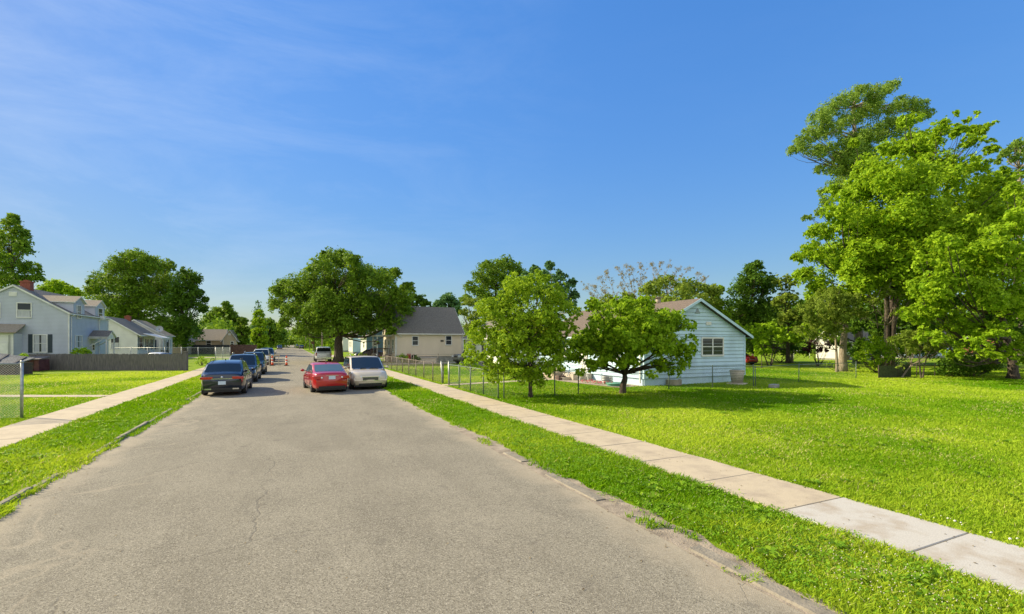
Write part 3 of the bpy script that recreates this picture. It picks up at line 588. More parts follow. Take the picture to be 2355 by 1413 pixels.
tree('backyard_tree', 'mid green tree end poking out left of the dense round tree', xy(1640, 60), [(1640,680,20),(1652,700,20),(1630,700,20),(1655,665,10),(1660,725,22),(1640,730,24)], 60, .3, 'maple', .22, .3, dens=1.6)
def twiggy():
    d = 60; base = Vector(xy(1470, d)); r = empty('bare_topped_tree', base, 0, 'half dead tree of thin bare twigs with sparse pinkish buds against the sky', 'tree'); g = MB(); lob = []
    g.tube([(0,0,-.1),(.1,0,2),(0,0,4.2)], [.3,.24,.18], 9, BARKP)
    for u, v in [(1378,640),(1368,660),(1395,625),(1420,618),(1440,612),(1455,620),(1475,612),(1500,608),(1520,606),(1540,612),(1560,620),(1585,618),(1605,630),(1390,670),(1430,655),(1480,640),(1545,640),(1365,690),(1410,690),(1620,640),(1350,662)]:
        e = deep(u, v, d+random.uniform(-2, 2))-base; s = Vector((e.x*.15, e.y*.15, 3.2+random.random()))
        pts = limb(g, s, e, .06, .012, BARKP, 6, .12, .05)
        for k in range(34):
            t = random.uniform(.35, 1.); f = t*6; i = min(5, int(f)); p = pts[i].lerp(pts[i+1], f-i); ax = (pts[6]-pts[3]).normalized()
            q = p+(ax*random.uniform(.3, 1.2)+Vector((random.gauss(0, .55), random.gauss(0, .55), random.uniform(-.1, .5))))*random.uniform(.35, .95)
            limb(g, p, q, .012, .004, BARKP, 3, .2); lob.append((p.lerp(q, random.uniform(.4, 1))+base, .13))
        lob += [(e+base, .3)]
    g.build('trunk', r); leafcloud('crown', lob, LF['pink'], .075, 1.6, r, .5, 5, .5, base)
twiggy()
# --- street trees in the middle
tree('shade_tree', 'very large round shade tree with thick dark trunk on the right kerb strip', (5.75, 64.7, 0),
  [(772,600,30),(735,612,26),(808,605,24),(715,645,38),(770,650,42),(830,640,40),(880,645,36),(905,630,22),(660,668,32),(700,695,40),(755,705,48),(815,700,50),(875,695,46),(920,680,32),(640,700,24),(668,722,26),(720,740,36),(780,745,38),(840,745,38),(895,735,34),(930,715,24),(940,662,16),(790,585,14),(745,590,14),(635,668,12),(655,745,16),(900,762,14),(690,760,18)],
  61, .24, 'elm', .62, .35, dens=2.4, clump=.6, per=16, trunk_top=3.2, upb=.65)
tree('backyard_tree', 'dark green tree just behind the right side of the large shade tree', xy(955, 84), [(945,690,22),(965,695,20),(980,702,14),(930,710,24),(955,720,24),(925,670,16),(985,715,10)], 84, .36, 'dark', .35, .3, dens=1.7)
tree('columnar_tree', 'narrow bright yellow green columnar tree on the left side of the street', xy(597, 105), [(597,722,12),(592,740,15),(602,745,15),(597,765,18),(588,780,12),(606,780,14),(599,795,14)], 105, .35, 'lime', .25, .2, dens=1.8, clump=.4, depthk=.5)
tree('columnar_tree', 'narrow dark green columnar tree left of the bright columnar one', xy(558, 108), [(558,740,12),(552,758,14),(562,762,14),(557,780,16),(550,790,10),(566,785,10)], 108, .35, 'elm', .25, .2, dens=1.8, clump=.4, depthk=.5)
def spruce():
    base = Vector(xy(594, 125)); r = empty('spruce_tree', base, 0, 'dark pointed conifer top showing behind the bright columnar tree', 'tree'); g = MB(); g.tube([(0,0,0),(0,0,13.5)], [.25,.05], 7, BARK); g.build('trunk', r)
    lob = [(base+Vector((0, 0, z)), .5+(13.5-z)*.22) for z in np.arange(3, 13.6, .9)]; lob += [(base+Vector((math.cos(a)*q, math.sin(a)*q, 13.3-q*3.2)), .5) for q in (1, 1.6, 2.2) for a in (0, 1.3, 2.5, 3.8, 5)]
    leafcloud('crown', lob, LF['teal'], .35, 1.2, r, .35, 12, -.2, base)
spruce()
for i, (u, d, px, kd, lb) in enumerate([
  (625, 150, [(620,745,16),(635,755,16),(612,765,16),(630,780,18),(645,770,14),(618,790,12)], 'elm', 'rounded street tree on the left beyond the bright columnar tree'),
  (652, 230, [(652,765,10),(645,775,10),(658,780,10),(650,788,8)], 'dark', 'small far tree on the left side near the street end'),
  (722, 140, [(715,752,16),(735,758,16),(700,765,14),(725,772,14),(745,770,14)], 'elm', 'far tree filling the gap left of the thick street tree trunk'),
  (690, 210, [(690,765,11),(705,770,11),(680,772,9),(697,780,9)], 'lime', 'sunlit far tree arching over the right side of the street end')]):
    tree('street_tree', lb, xy(u, d), px, d, .5, kd, .25, .2, dens=1.9, clump=.7, depthk=.7)
# --- left side trees
tree('backyard_tree', 'tall dark tree at the left edge behind the grey house', xy(25, 84), [(22,520,22),(48,540,20),(10,555,34),(52,572,24),(25,600,36),(70,618,20),(45,640,30),(-20,580,40),(85,640,12),(5,640,34),(30,500,10)], 84, .38, 'elm', .45, .4, dens=1.35, clump=.6, per=14)
tree('backyard_tree', 'lighter low tree top behind the brick chimney of the grey house', xy(130, 110), [(120,655,18),(140,660,16),(105,665,14),(160,668,14),(130,675,20),(175,675,14),(90,680,12)], 110, .42, 'lime', .3, .3, dens=1.6, clump=.6)
tree('backyard_tree', 'broad many lobed green tree behind the white houses, tallest on the left', xy(320, 98),
  [(312,592,24),(285,600,22),(335,600,24),(262,615,24),(300,625,34),(350,620,32),(382,612,18),(240,645,28),(275,655,34),(320,665,40),(370,655,34),(215,670,22),(245,690,32),(295,705,38),(345,700,38),(385,690,28),(205,650,10),(260,730,28),(310,740,30),(360,740,30)],
  98, .31, 'elm', .5, .35, dens=1.7, clump=.65, per=16)
tree('backyard_tree', 'darker green tree on the right shoulder of the broad left tree', xy(425, 92), [(430,630,20),(445,645,20),(420,655,26),(450,672,20),(410,685,28),(440,700,28),(395,710,26),(425,735,30),(465,712,12),(400,760,28),(440,760,24),(420,785,20),(472,690,8)], 92, .36, 'dark', .4, .35, dens=1.8, clump=.6)
tree('backyard_tree', 'hazy background tree group above the far beige roof', xy(515, 160), [(500,720,14),(520,715,14),(485,730,14),(510,735,18),(535,730,14),(550,740,12),(475,745,16),(500,752,18),(530,752,18),(520,700,8)], 160, .6, 'elm', .4, .3, dens=1.8, clump=.9)
# --- bushes, hedge
def bush(name, label, px, d, leaf, kind, dens=1.8, cat='bush', clump=.2, dup=2, **k):
    base = Vector(xy(sum(p[0] for p in px)/len(px), d)); r = empty(name, base, 0, label, cat)
    lob = [(deep(u, v, d+(j*rr*d/FOC*.5)), rr*d/FOC) for u, v, rr in px for j in ((-1, 1) if dup > 1 else (0,))]
    leafcloud('foliage', lob, LF[kind], leaf, dens, r, clump, 14, .4, base)
    g = MB()
    for c, rr in lob: limb(g, (random.uniform(-.1, .1), random.uniform(-.1, .1), -.05), c-base, .03, .01, BARK, 3)
    g.build('stem', r)
bush('bush', 'round lime green bush peeking over the middle of the wooden fence', [(178,808,9),(190,806,10),(200,810,8),(168,812,6),(188,820,12)], 46, .10, 'lime')
bush('bush', 'small yellow green bush behind the dark lean-to shed', [(52,818,8),(42,820,7),(60,822,6),(50,828,9)], 41, .10, 'lime')
bush('weed_clump', 'tall leafy weed clump growing in the grass beyond the wooden fence', [(462,828,8),(472,832,7),(455,834,6),(464,822,5)], 52, .09, 'lime', 1., 'weeds')
bush('bush', 'leafy bush under the left window of the cream house wall', [(925,820,8),(935,822,7),(917,823,6),(930,828,8)], 57.5, .12, 'lime')
bush('bush', 'dark shrub beside the brown porch steps', [(955,822,7),(962,827,7),(950,828,6)], 57, .12, 'dark')
bush('bush', 'purple leaved shrub in front of the white garage', [(1870,785,14),(1858,800,14),(1882,802,12),(1905,790,12),(1900,805,8),(1868,770,8)], 50, .16, 'plum', 1.3)
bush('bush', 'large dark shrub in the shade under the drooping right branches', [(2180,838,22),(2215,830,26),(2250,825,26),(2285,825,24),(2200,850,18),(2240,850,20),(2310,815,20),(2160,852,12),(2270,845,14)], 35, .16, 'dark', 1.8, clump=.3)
bush('bush', 'bright green undergrowth bush right of the sawn trunk', [(1995,800,18),(2020,790,20),(2048,805,18),(1985,820,14),(2035,825,16),(2065,790,16),(2010,835,12),(2090,800,14),(1970,815,10)], 39, .16, 'maple', 1.6, clump=.3)
bush('bush', 'low dry looking shrub at the foot of the undergrowth', [(2010,838,10),(2025,835,10),(2040,840,8),(1995,842,7)], 40, .09, 'olive', 1., clump=.2)
bush('bush', 'light green shrub spilling over the yard by the grey off-road car', [(1075,832,10),(1090,836,9),(1065,838,8),(1100,842,7)], 42, .10, 'lime', 1.2)
bush('weed_clump', 'low weeds along the foot of the sawn trunk', [(1925,838,8),(1910,836,7),(1955,842,8),(1898,838,5),(1975,845,6)], 41.5, .09, 'lime', 1.1, 'weeds')
bush('hedge', 'clipped bright hedge beyond the white pickup truck', [(742,797,5),(749,796,6),(757,796,6),(764,798,5),(752,801,7),(745,803,6),(760,803,6)], 135, .3, 'lime', 2., 'hedge', clump=.3)
bush('bush', 'leafy shrub in front of the black car beside the porch steps', [(832,816,6),(840,818,6),(827,819,4)], 74, .16, 'maple', 1.5)
bush('bush', 'dark hedge like thicket along the back of the lawn behind the saplings', [(1735,806,12),(1758,808,12),(1782,806,13),(1806,808,13),(1830,806,12),(1852,808,12),(1770,795,12),(1820,794,12)], 60, .2, 'dark', 1.9, clump=.35)
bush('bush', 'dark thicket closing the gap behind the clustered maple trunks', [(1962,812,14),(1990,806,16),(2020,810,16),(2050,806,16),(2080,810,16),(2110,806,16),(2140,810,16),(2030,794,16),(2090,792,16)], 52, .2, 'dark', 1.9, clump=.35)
# --- far woods: one mass closing the view
def woods():
    lob = []
    for i in range(120):     # left of the street to the far left, behind everything
        t = i/119; u = -260+t*900; d = 215+random.uniform(-30, 60); lob.append((deep(u, VH-random.uniform(-6, 20)*(1.15 if u < 560 else 1.0), d), random.uniform(4.5, 7)))
    for i in range(120):
        t = i/119; u = 700+t*1000; d = 200+random.uniform(-20, 60); lob.append((deep(u, VH-random.uniform(-6, 26), d), random.uniform(4.5, 7)))
    for i in range(110):
        t = i/109; u = 1700+t*950; d = 110+random.uniform(-10, 40); lob.append((deep(u, VH-random.uniform(-8, 55), d), random.uniform(3.5, 6)))
    for i in range(60):      # street end
        u = 640+i*1.4; d = 430+random.uniform(-40, 60); lob.append((deep(u, VH-random.uniform(-3, 16), d), random.uniform(5, 7)))
    for side in (-1, 1):
        for i in range(40):
            y = 150+i*7; lob.append((Vector((side*(15+random.uniform(0, 5)), y, random.uniform(4, 7.5))), random.uniform(3, 4.2)))
            lob.append((Vector((side*(15+random.uniform(0, 6)), y, random.uniform(1, 3))), random.uniform(2, 3)))
    o = leafcloud('distant_woods', lob, LF['elm'], .9, 1.5, None, 1.5, 14, .5); tag(o, 'distant tree line closing the view behind houses and street', 'woods', kind='stuff')
woods()
# ================================================================== HOUSES
def wx(u, Y): k = (u-UC)/FOC; return Y*(SN+k*CS)/(CS-k*SN)       # X where sight line u meets the plane Y
def wy(u, X): k = (u-UC)/FOC; return X*(CS-k*SN)/(SN+k*CS)       # Y where it meets the plane X
def wz(v, X, Y): return EYE-(v-VH)/FOC*(X*SN+Y*CS)
def siding(name, c1, c2, sc=1.1, dirt=None):
    return noisy(name, c1, c2, sc, .62, .12, 25, (1, 1, .45), detail=7, lo=.4, hi=.75)
S_GREY = siding('siding_grey', (.50, .535, .63), (.43, .46, .54))
S_PALE = siding('siding_pale_blue', (.52, .70, .85), (.38, .51, .62), .9)
S_WHITE = siding('siding_white', (.70, .70, .67), (.60, .60, .57))
S_CREAM = siding('siding_cream', (.72, .62, .48), (.65, .56, .43))
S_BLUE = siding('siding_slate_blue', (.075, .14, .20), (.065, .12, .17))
S_BEIGE = siding('siding_beige', (.50, .41, .28), (.43, .35, .24))
SEAM_SHADE = {m.name: pmat(m.name+'_seam', c, .8) for m, c in ((S_GREY, (.25, .28, .31)), (S_PALE, (.25, .31, .34)), (S_WHITE, (.45, .45, .43)), (S_CREAM, (.47, .38, .26)), (S_BLUE, (.04, .08, .12)), (S_BEIGE, (.33, .27, .18)), (BRICK, (.2, .1, .08)))}
FOUND = noisy('foundation_block', (.34, .33, .31), (.24, .235, .225), 3, .9, .5, 30)
RF_DARK = shingles('roof_charcoal', (.13, .118, .10), (.22, .20, .17))
RF_BROWN = shingles('roof_brown', (.10, .078, .062), (.17, .13, .105))
RF_GREYB = shingles('roof_grey_brown', (.14, .125, .105), (.21, .19, .16))
RF_TAN = shingles('roof_tan', (.25, .21, .155), (.34, .29, .22))
CURT = noisy('curtain_cloth', (.55, .56, .58), (.38, .40, .43), 3, .9, .2, 12, (12, 12, .6))
SHUT = pmat('shutter_dark', (.02, .035, .05), .5)
class House:
    def __init__(s, label, x0, y0, x1, y1, z_e, z_r, ridge, wall, roof, fnd=.35, course=.13, ov=.4, og=.25, wallW=None, fmat=None, name='house', cat='house', trim=None, gutter=True):
        s.x0, s.y0, s.W, s.L, s.ze, s.zr, s.fnd = x0, y0, x1-x0, y1-y0, z_e, z_r, fnd
        s.trim = trim or WHITE; s.root = empty(name, (x0, y0, 0), 0, label, cat); W, L = s.W, s.L; s.ridge = ridge; s.wall = wall
        g = MB()
        for nm, a, b, n in (('S', (0, 0), (W, 0), (0, -1)), ('E', (W, 0), (W, L), (1, 0)), ('N', (W, L), (0, L), (0, 1)), ('W', (0, L), (0, 0), (-1, 0))):
            gab = (nm in 'SN') == (ridge == 'y'); ln = W if nm in 'SN' else L
            s.strips(g, a, b, n, ln, fnd, z_e-.02, z_r if gab else None, course, (wallW or wall) if nm == 'W' else wall)
        g.build('wall', s.root)
        g = MB(); g.box(.04, .04, -.1, W-.04, L-.04, fnd, fmat or FOUND); g.build('foundation', s.root)
        # roof slabs
        half = (W if ridge == 'y' else L)/2; ln = L if ridge == 'y' else W; sl = (z_r-z_e)/half; th = .13
        P = lambda c, t, z: (c, t, z) if ridge == 'y' else (t, c, z)
        g = MB(); tr = MB(); s.sl = sl
        for sg in (-1, 1):
            ce = half+sg*(half+ov); ze = z_e-ov*sl
            v = [P(half, -og, z_r+th), P(ce, -og, ze+th), P(ce, ln+og, ze+th), P(half, ln+og, z_r+th), P(half, -og, z_r+.02), P(ce, -og, ze+.02), P(ce, ln+og, ze+.02), P(half, ln+og, z_r+.02)]
            g.add(v, [(0,1,2,3),(4,7,6,5),(0,4,5,1),(1,5,6,2),(2,6,7,3)], roof)
            # rake boards at both gables and a fascia along the eave
            for t in (-og, ln+og):
                o = .028 if t > 0 else -.028
                a = P(half, t+o, z_r-.045+(.0 if sg < 0 else .002)); b = P(ce, t+o, ze-.045); q = [a, b, (b[0], b[1], b[2]+.17), (a[0], a[1], a[2]+.17)]
                off = P(0, .025 if t < 0 else -.025, 0); q2 = [(p[0]+off[0], p[1]+off[1], p[2]) for p in q]
                tr.add(q+q2, [(0,1,2,3),(7,6,5,4),(0,4,5,1),(1,5,6,2),(2,6,7,3),(3,7,4,0)], s.trim)
            if gutter:
                xo = .05*sg; a = P(ce+xo, -og+.02, ze+.03); b = P(ce+xo, ln+og-.02, ze+.03); tr.beam(a, b, .11, .12, s.trim)
            # soffit
            c2 = half+sg*half; v = [P(c2, -og+.03, ze+.02), P(ce, -og+.03, ze+.012), P(ce, ln+og-.03, ze+.012), P(c2, ln+og-.03, ze+.02)]
            tr.add(v, [(0, 1, 2, 3)], s.trim)
        s.roof = g.build('roof', s.root); tr.build('fascia', s.root)
        for cx, cy in ((0, 0), (W, 0), (W, L), (0, L)):
            g = MB(); g.box(cx-.055, cy-.055, fnd, cx+.055, cy+.055, z_e-.03, s.trim); g.build('corner_board', s.root)
    def strips(s, g, a, b, n, ln, z0, z1, zr, cs, mat):
        a = Vector((*a, 0)); b = Vector((*b, 0)); d = (b-a).normalized(); n = Vector((*n, 0)); z = z0; top = zr or z1; o = .016 if cs < .2 else .03
        def ext(z):
            if zr is None or z <= z1: return 0, ln
            t = min(1, (z-z1)/(zr-z1))*ln/2; return t, ln-t
        while z < top-.005:
            zz = min(z+cs, top)
            if z < z1 < zz: zz = z1
            l0, r0 = ext(z); l1, r1 = ext(zz)
            A, B, C, D = a+d*l0+n*o+Vector((0,0,z)), a+d*r0+n*o+Vector((0,0,z)), a+d*r1+Vector((0,0,zz)), a+d*l1+Vector((0,0,zz))
            g.add([A, B, C, D, A-n*o, B-n*o], [(0, 1, 2, 3), (4, 5, 1, 0)], mat)
            sh = .016 if cs >= .2 else .010; sm_ = SEAM_SHADE[mat.name]; g.add([A+n*.002-Vector((0,0,.002)), B+n*.002-Vector((0,0,.002)), B+n*.002+Vector((0,0,sh)), A+n*.002+Vector((0,0,sh))], [(0,1,2,3)], sm_); z = zz  # dark strip along each lap, coloured in place of its shadow line
    def fr(s, face):                          # origin, along, outward
        return {'S': (Vector((0,0,0)), Vector((1,0,0)), Vector((0,-1,0))), 'W': (Vector((0,0,0)), Vector((0,1,0)), Vector((-1,0,0))), 'E': (Vector((s.W,0,0)), Vector((0,1,0)), Vector((1,0,0)))}[face]
    def win(s, face, u0, v0, u1, v1, shut=False, split=1, curtain=0, name='window', frame=None, off=.0, X=None):
        if face == 'S': Y = s.y0; X0, X1 = wx(u0, Y), wx(u1, Y); p0, p1 = X0-s.x0, X1-s.x0; xc, yc = (X0+X1)/2, Y
        else: X = s.x0 if face == 'W' else s.x0+s.W; Y0, Y1 = sorted((wy(u0, X), wy(u1, X))); p0, p1 = Y0-s.y0, Y1-s.y0; xc, yc = X, (Y0+Y1)/2
        return s.win_at(face, p0, p1, wz(v1, xc, yc), wz(v0, xc, yc), shut, split, curtain, name, frame)
    def win_at(s, face, p0, p1, z0, z1, shut=False, split=1, curtain=0, name='window', frame=None):
        o, al, n = s.fr(face); frame = frame or s.trim; fw = .09
        def bx(g, a, b, za, zb, d0, d1, m):
            A = o+al*a+n*d0; B = o+al*b+n*d1; g.box(min(A.x, B.x), min(A.y, B.y), za, max(A.x, B.x), max(A.y, B.y), zb, m)
        g = MB(); bx(g, p0, p1, z0-.03, z0+fw*.8, .018, .085, frame); bx(g, p0, p1, z1-fw, z1, .018, .07, frame)
        bx(g, p0, p0+fw, z0+fw*.8, z1-fw, .018, .07, frame); bx(g, p1-fw, p1, z0+fw*.8, z1-fw, .018, .07, frame); zm = (z0+z1)/2
        wd = (p1-p0-2*fw)/split
        for i in range(1, split): bx(g, p0+fw+wd*i-.04, p0+fw+wd*i+.04, z0+fw*.8, z1-fw, .018, .065, frame)
        for i in range(split): bx(g, p0+fw+wd*i+(.04 if i else 0), p0+fw+wd*(i+1)-(.04 if i < split-1 else 0), zm-.025, zm+.025, .018, .06, frame)
        wn = g.build(name, s.root)
        for i in range(split):
            g = MB(); bx(g, p0+fw+wd*i, p0+fw+wd*(i+1), z0+fw*.5, z1-fw*.5, .019, .03, GLASS); g.build('pane', wn)
            if curtain:
                g = MB(); zt = z1-fw*1.02 if curtain != 2 else zm-.03
                bx(g, p0+fw+wd*i+.02, p0+fw+wd*i+wd*(.42 if curtain != 2 else .94), z0+fw*.82, zt, .031, .034, CURT)
                if curtain != 2: bx(g, p0+fw+wd*i+wd*.58, p0+fw+wd*(i+1)-.02, z0+fw*.82, zt, .031, .034, CURT)
                g.build('curtain', wn)
        if shut:
            for a, b in ((p0-.34, p0-.02), (p1+.02, p1+.34)): g = MB(); bx(g, a, b, z0-.03, z1, .018, .05, SHUT); g.build('shutter', s.root)
        return wn
    def door(s, face, p0, p1, z0, z1, mat):
        o, al, n = s.fr(face); A = o+al*p0+n*.018; B = o+al*p1+n*.06; g = MB(); g.box(min(A.x,B.x), min(A.y,B.y), z0, max(A.x,B.x), max(A.y,B.y), z1, mat); d = g.build('door', s.root)
        g = MB(); c = o+al*(p0+.1)+n*.09; g.ball((c.x, c.y, z0+1), .04, .04, .04, CHROME, 5); g.build('handle', d)
        g = MB(); zc = z0+(z1-z0)*.72; A = o+al*(p0+.2)+n*.061; B = o+al*(p1-.2)+n*.068; g.box(min(A.x,B.x), min(A.y,B.y), zc-.2, max(A.x,B.x), max(A.y,B.y), zc+.35, GLASS); g.build('pane', d); return d
    def chimney(s, x, y, w_, zt, mat=BRICK):
        g = MB(); zb = s.ze; g.box(x-w_/2, y-w_/2, zb, x+w_/2, y+w_/2, zt, mat); g.box(x-w_/2-.05, y-w_/2-.05, zt-.12, x+w_/2+.05, y+w_/2+.05, zt-.003, mat); g.box(x-w_/4, y-w_/4, zt, x+w_/4, y+w_/4, zt+.12, mat); o = g.build('chimney', s.roof); return o
    def vent(s, x, y, z, h=.5):
        g = MB(); g.cyl((x, y, z+h/2), (0, 0, 1), .05, h, 10, WHITE); g.build('vent_pipe', s.roof)
    def spout(s, x, y, n):
        g = MB(); g.beam((x+n[0]*.09, y+n[1]*.09, .15), (x+n[0]*.09, y+n[1]*.09, s.ze-.25), .08, .06, s.trim); g.beam((x+n[0]*.09, y+n[1]*.09, s.ze-.27), (x+n[0]*.38, y+n[1]*.38, s.ze-.06), .08, .06, s.trim); g.build('downspout', s.root)
def gable_roof(g, x0, y0, x1, y1, ze, zr, ridge, roof, trim, th=.08):   # small roof used on dormers and porches
    P = (lambda c, t, z: (c, t, z)) if ridge == 'y' else (lambda c, t, z: (t, c, z))
    c0, c1 = (x0, x1) if ridge == 'y' else (y0, y1); t0, t1 = (y0, y1) if ridge == 'y' else (x0, x1); h = (c0+c1)/2
    for ce in (c0, c1):
        v = [P(h, t0, zr+th), P(ce, t0, ze+th), P(ce, t1, ze+th), P(h, t1, zr+th), P(h, t0, zr), P(ce, t0, ze), P(ce, t1, ze), P(h, t1, zr)]
        g.add(v, [(0,1,2,3)], roof); g.add(v, [(4,7,6,5),(0,4,5,1),(1,5,6,2),(2,6,7,3)], trim)
# --- grey one and a half storey house on the left
H = House('large grey sided house with two dormers and a red brick chimney', -27.7, 61, -19.6, 72.2, 5.35, 7.86, 'y', S_GREY, RF_GREYB, .4, .13, .12, .12)
H.win('S', 38, 696, 74, 731, curtain=2); H.win('S', -26, 696, 2, 731, curtain=2); H.win('S', 76, 769, 110, 811, True, curtain=1)
H.win('E', 172, 771, 188, 801, curtain=1); H.spout(8.1, .35, (1, 0)); H.spout(8.1, 8.0, (1, 0))
H.chimney(4.3, wy(62, -23.4)-61, .75, wz(649, -23.4, 63.5))
g = MB(); p = Vector((wx(30, 61)+27.7, -.03, wz(676, -24, 61))); g.box(p.x-.28, -.05, p.z-.2, p.x+.28, -.018, p.z+.2, WHITE); g.build('gable_vent', H.root)
def dormer(u0, u1, vp, ve, wins, ac=False):
    Y0, Y1 = wy(u0, -19.6)-61, wy(u1, -19.6)-61; yc = (Y0+Y1)/2; ze = wz(ve, -19.6, yc+61); zr = wz(vp, -19.6, yc+61); g = MB(); W = H.W
    H.strips(g, (W, Y0), (W, Y1), (1, 0), Y1-Y0, 5.25, ze, zr, .13, S_GREY)
    bk = W-(ze-5.3)/.62-.3; br = W-(zr-5.3)/.62-.25
    for y in (Y0, Y1): g.add([(W, y, 5.2), (W, y, ze), (bk, y, ze), (W-.3, y, 5.2)], [(0, 1, 2, 3)], S_GREY)
    d = g.build('dormer', H.root)
    g = MB(); gable_roof(g, br, Y0-.18, W+.2, Y1+.18, ze-.08, zr+.02, 'x', RF_TAN, WHITE); g.build('roof', d)
    q = H.win('E', wins[0], wins[1], wins[2], wins[3], curtain=0); M_ = q.matrix_world
    if ac:
        g = MB(); y = (Y0+Y1)/2; z = wz(wins[3]-2, -19.6, y+61); g.box(W+.07, y-.3, z-.22, W+.45, y+.3, z+.2, WHITE); a = g.build('air_conditioner', H.root)
dormer(169, 194, 684, 697, (175.5, 702, 185.5, 733)); dormer(219, 240, 693, 706, (225, 709, 235, 733), True)
# small portico on the street side
y0 = wy(203, -19.6)-61; y1 = y0+2.6; W = H.W
g = MB(); gable_roof(g, W+.03, y0-.15, W+1.75, y1+.15, 3.05, 3.75, 'x', RF_DARK, WHITE); pr = g.build('portico_roof', H.root)
g = MB(); g.box(W+.03, y0, 2.9, W+1.6, y0+.1, 3.04, WHITE); g.box(W+.03, y1-.1, 2.9, W+1.6, y1, 3.04, WHITE); g.box(W+1.5, y0+.1, 2.9, W+1.6, y1-.1, 3.04, WHITE); g.add([(W+1.62, y0, 3.05), (W+1.62, y1, 3.05), (W+1.62, (y0+y1)/2, 3.7)], [(0, 1, 2)], WHITE); g.build('portico_gable', H.root)
for yy in (y0+.03, y1-.15): g = MB(); g.box(W+1.47, yy, 0, W+1.59, yy+.12, 2.9, WHITE); g.beam((W+.1, yy+.06, 2.1), (W+1.2, yy+.06, 2.85), .07, .07, WHITE); g.build('post', H.root)
g = MB(); g.box(W+.02, y0-.1, 0, W+1.8, y1+.1, .38, CONC); g.build('step', H.root); H.door('E', y0+.9, y0+1.8, .42, 2.45, WHITE)
# rear entry built onto the south gable at the left edge of the frame
xa, xb = wx(-70, 59.4)+27.7, wx(31, 59.4)+27.7
g = MB(); H.strips(g, (xa, -1.6), (xb, -1.6), (0, -1), xb-xa, .2, 3.35, None, .13, S_WHITE); H.strips(g, (xb, -1.6), (xb, -.0), (1, 0), 1.6, .2, 3.35, None, .13, S_WHITE); e_ = g.build('entry_annex', H.root)
g = MB(); v = [(xa-.2, -1.85, 3.35), (xb+.25, -1.85, 3.35), (xb+.25, -.03, 4.15), (xa-.2, -.03, 4.15)]; g.add(v+[(p[0], p[1], p[2]+.1) for p in v], [(3,2,1,0),(4,5,6,7),(0,1,5,4),(1,2,6,5),(3,7,6,2),(0,4,7,3)], RF_TAN); g.build('roof', e_)
g = MB(); g.box((xa+xb)/2-.2, -1.68, .2, xb-.35, -1.622, 2.5, WHITE); g.box(xb-.33, -1.67, .2, xb-.23, -1.622, 3.2, pmat('trim_greyish', (.35,.36,.34), .6)); g.build('entry_door', e_)
# --- white houses A and B further up the left side
H = House('white sided low house with grey roof, dark shutters and a street porch', -26.4, 84.3, -19.6, 94, 3.7, 6.0, 'y', S_WHITE, RF_GREYB, .4, .14)
H.win('S', 254, 774, 276, 804, curtain=2); H.win('E', 318, 775, 328, 803, True)
H.win_at('E', 4.6, 5.6, 1.4, 3.0, True); H.win_at('E', 7.6, 8.6, 1.4, 3.0, True); H.door('E', 6.1, 7.0, .5, 2.6, WHITE)
g = MB(); v = [(6.82, 3.0, 3.72), (6.82, 9.8, 3.72), (9.0, 9.8, 3.1), (9.0, 3.0, 3.1)]; g.add(v+[(a, b, c+.12) for a, b, c in v], [(0,1,2,3),(7,6,5,4),(0,4,5,1),(1,5,6,2),(2,6,7,3),(3,7,4,0)], WHITE); g.build('porch_roof', H.root)
for y in (3.2, 6.4, 9.5): g = MB(); g.box(8.75, y, 0, 8.87, y+.12, 3.1, WHITE); g.build('post', H.root)
g = MB(); g.box(8.7, 3.2, .3, 8.8, 9.6, .45, CONC); g.box(6.8, 3.1, 0, 8.9, 9.7, .35, CONC)
for i in range(26): g.box(8.76, 3.35+i*.24, .45, 8.79, 3.38+i*.24, 1.25, BLACK)
g.box(8.74, 3.3, 1.25, 8.81, 9.5, 1.3, BLACK); g.build('porch_railing', H.root); H.chimney(3.6, 8.8, .7, 6.6)
g = MB(); c = Vector((7.6, 8.9, 4.6)); n_ = 10
for k in range(3): g.tube([c+Vector((.02*k, -.06*k, .02*k)), c+Vector((.02*k+.02, -.06*k-.06, .02*k+.02))], [.12+.14*k, .26+.12*k], 14, pmat('dish_grey', (.4, .42, .44), .4), False)
g.beam((7.6, 8.95, 4.0), (7.6, 8.95, 4.6), .04, .04, BLACK); g.build('satellite_dish', H.root)
H = House('low house with plain tan roof behind the white porch house', -26.6, 96.5, -19.0, 103.5, 3.75, 6.1, 'y', S_WHITE, RF_TAN, .4, .14)
H.win_at('S', 5.4, 6.4, 1.4, 2.9, True); H.win_at('E', 1.2, 2.2, 1.4, 2.9, True); H.win_at('E', 4.2, 5.2, 1.4, 2.9, True); H.door('E', 2.9, 3.8, .5, 2.6, SHUT)
H = House('far beige house with long tan roof left of the columnar trees', wx(436, 122), 122, wx(515, 122), 130, 3.1, 5.3, 'x', S_BEIGE, RF_TAN, .3, .2)
H.win('S', 474, 784, 486, 797); 
H = House('small front facing beige gable at the end of the long tan roof', wx(513, 119), 119, wx(543, 119), 127, 3.2, 5.1, 'y', S_BEIGE, RF_TAN, .3, .2)
H.win('S', 530, 785, 538, 796, False); g = MB(); g.box(H.W/2-.25, -.05, 4.0, H.W/2+.25, -.018, 4.5, WHITE); g.build('gable_vent', H.root)
H = House('beige gable end half hidden by the dark tree left of the far beige house', wx(388, 116), 116, wx(432, 116), 124, 3.1, 5.0, 'y', S_BEIGE, RF_TAN, .3, .2); H.win_at('S', 2.2, 3.2, 1.3, 2.5)
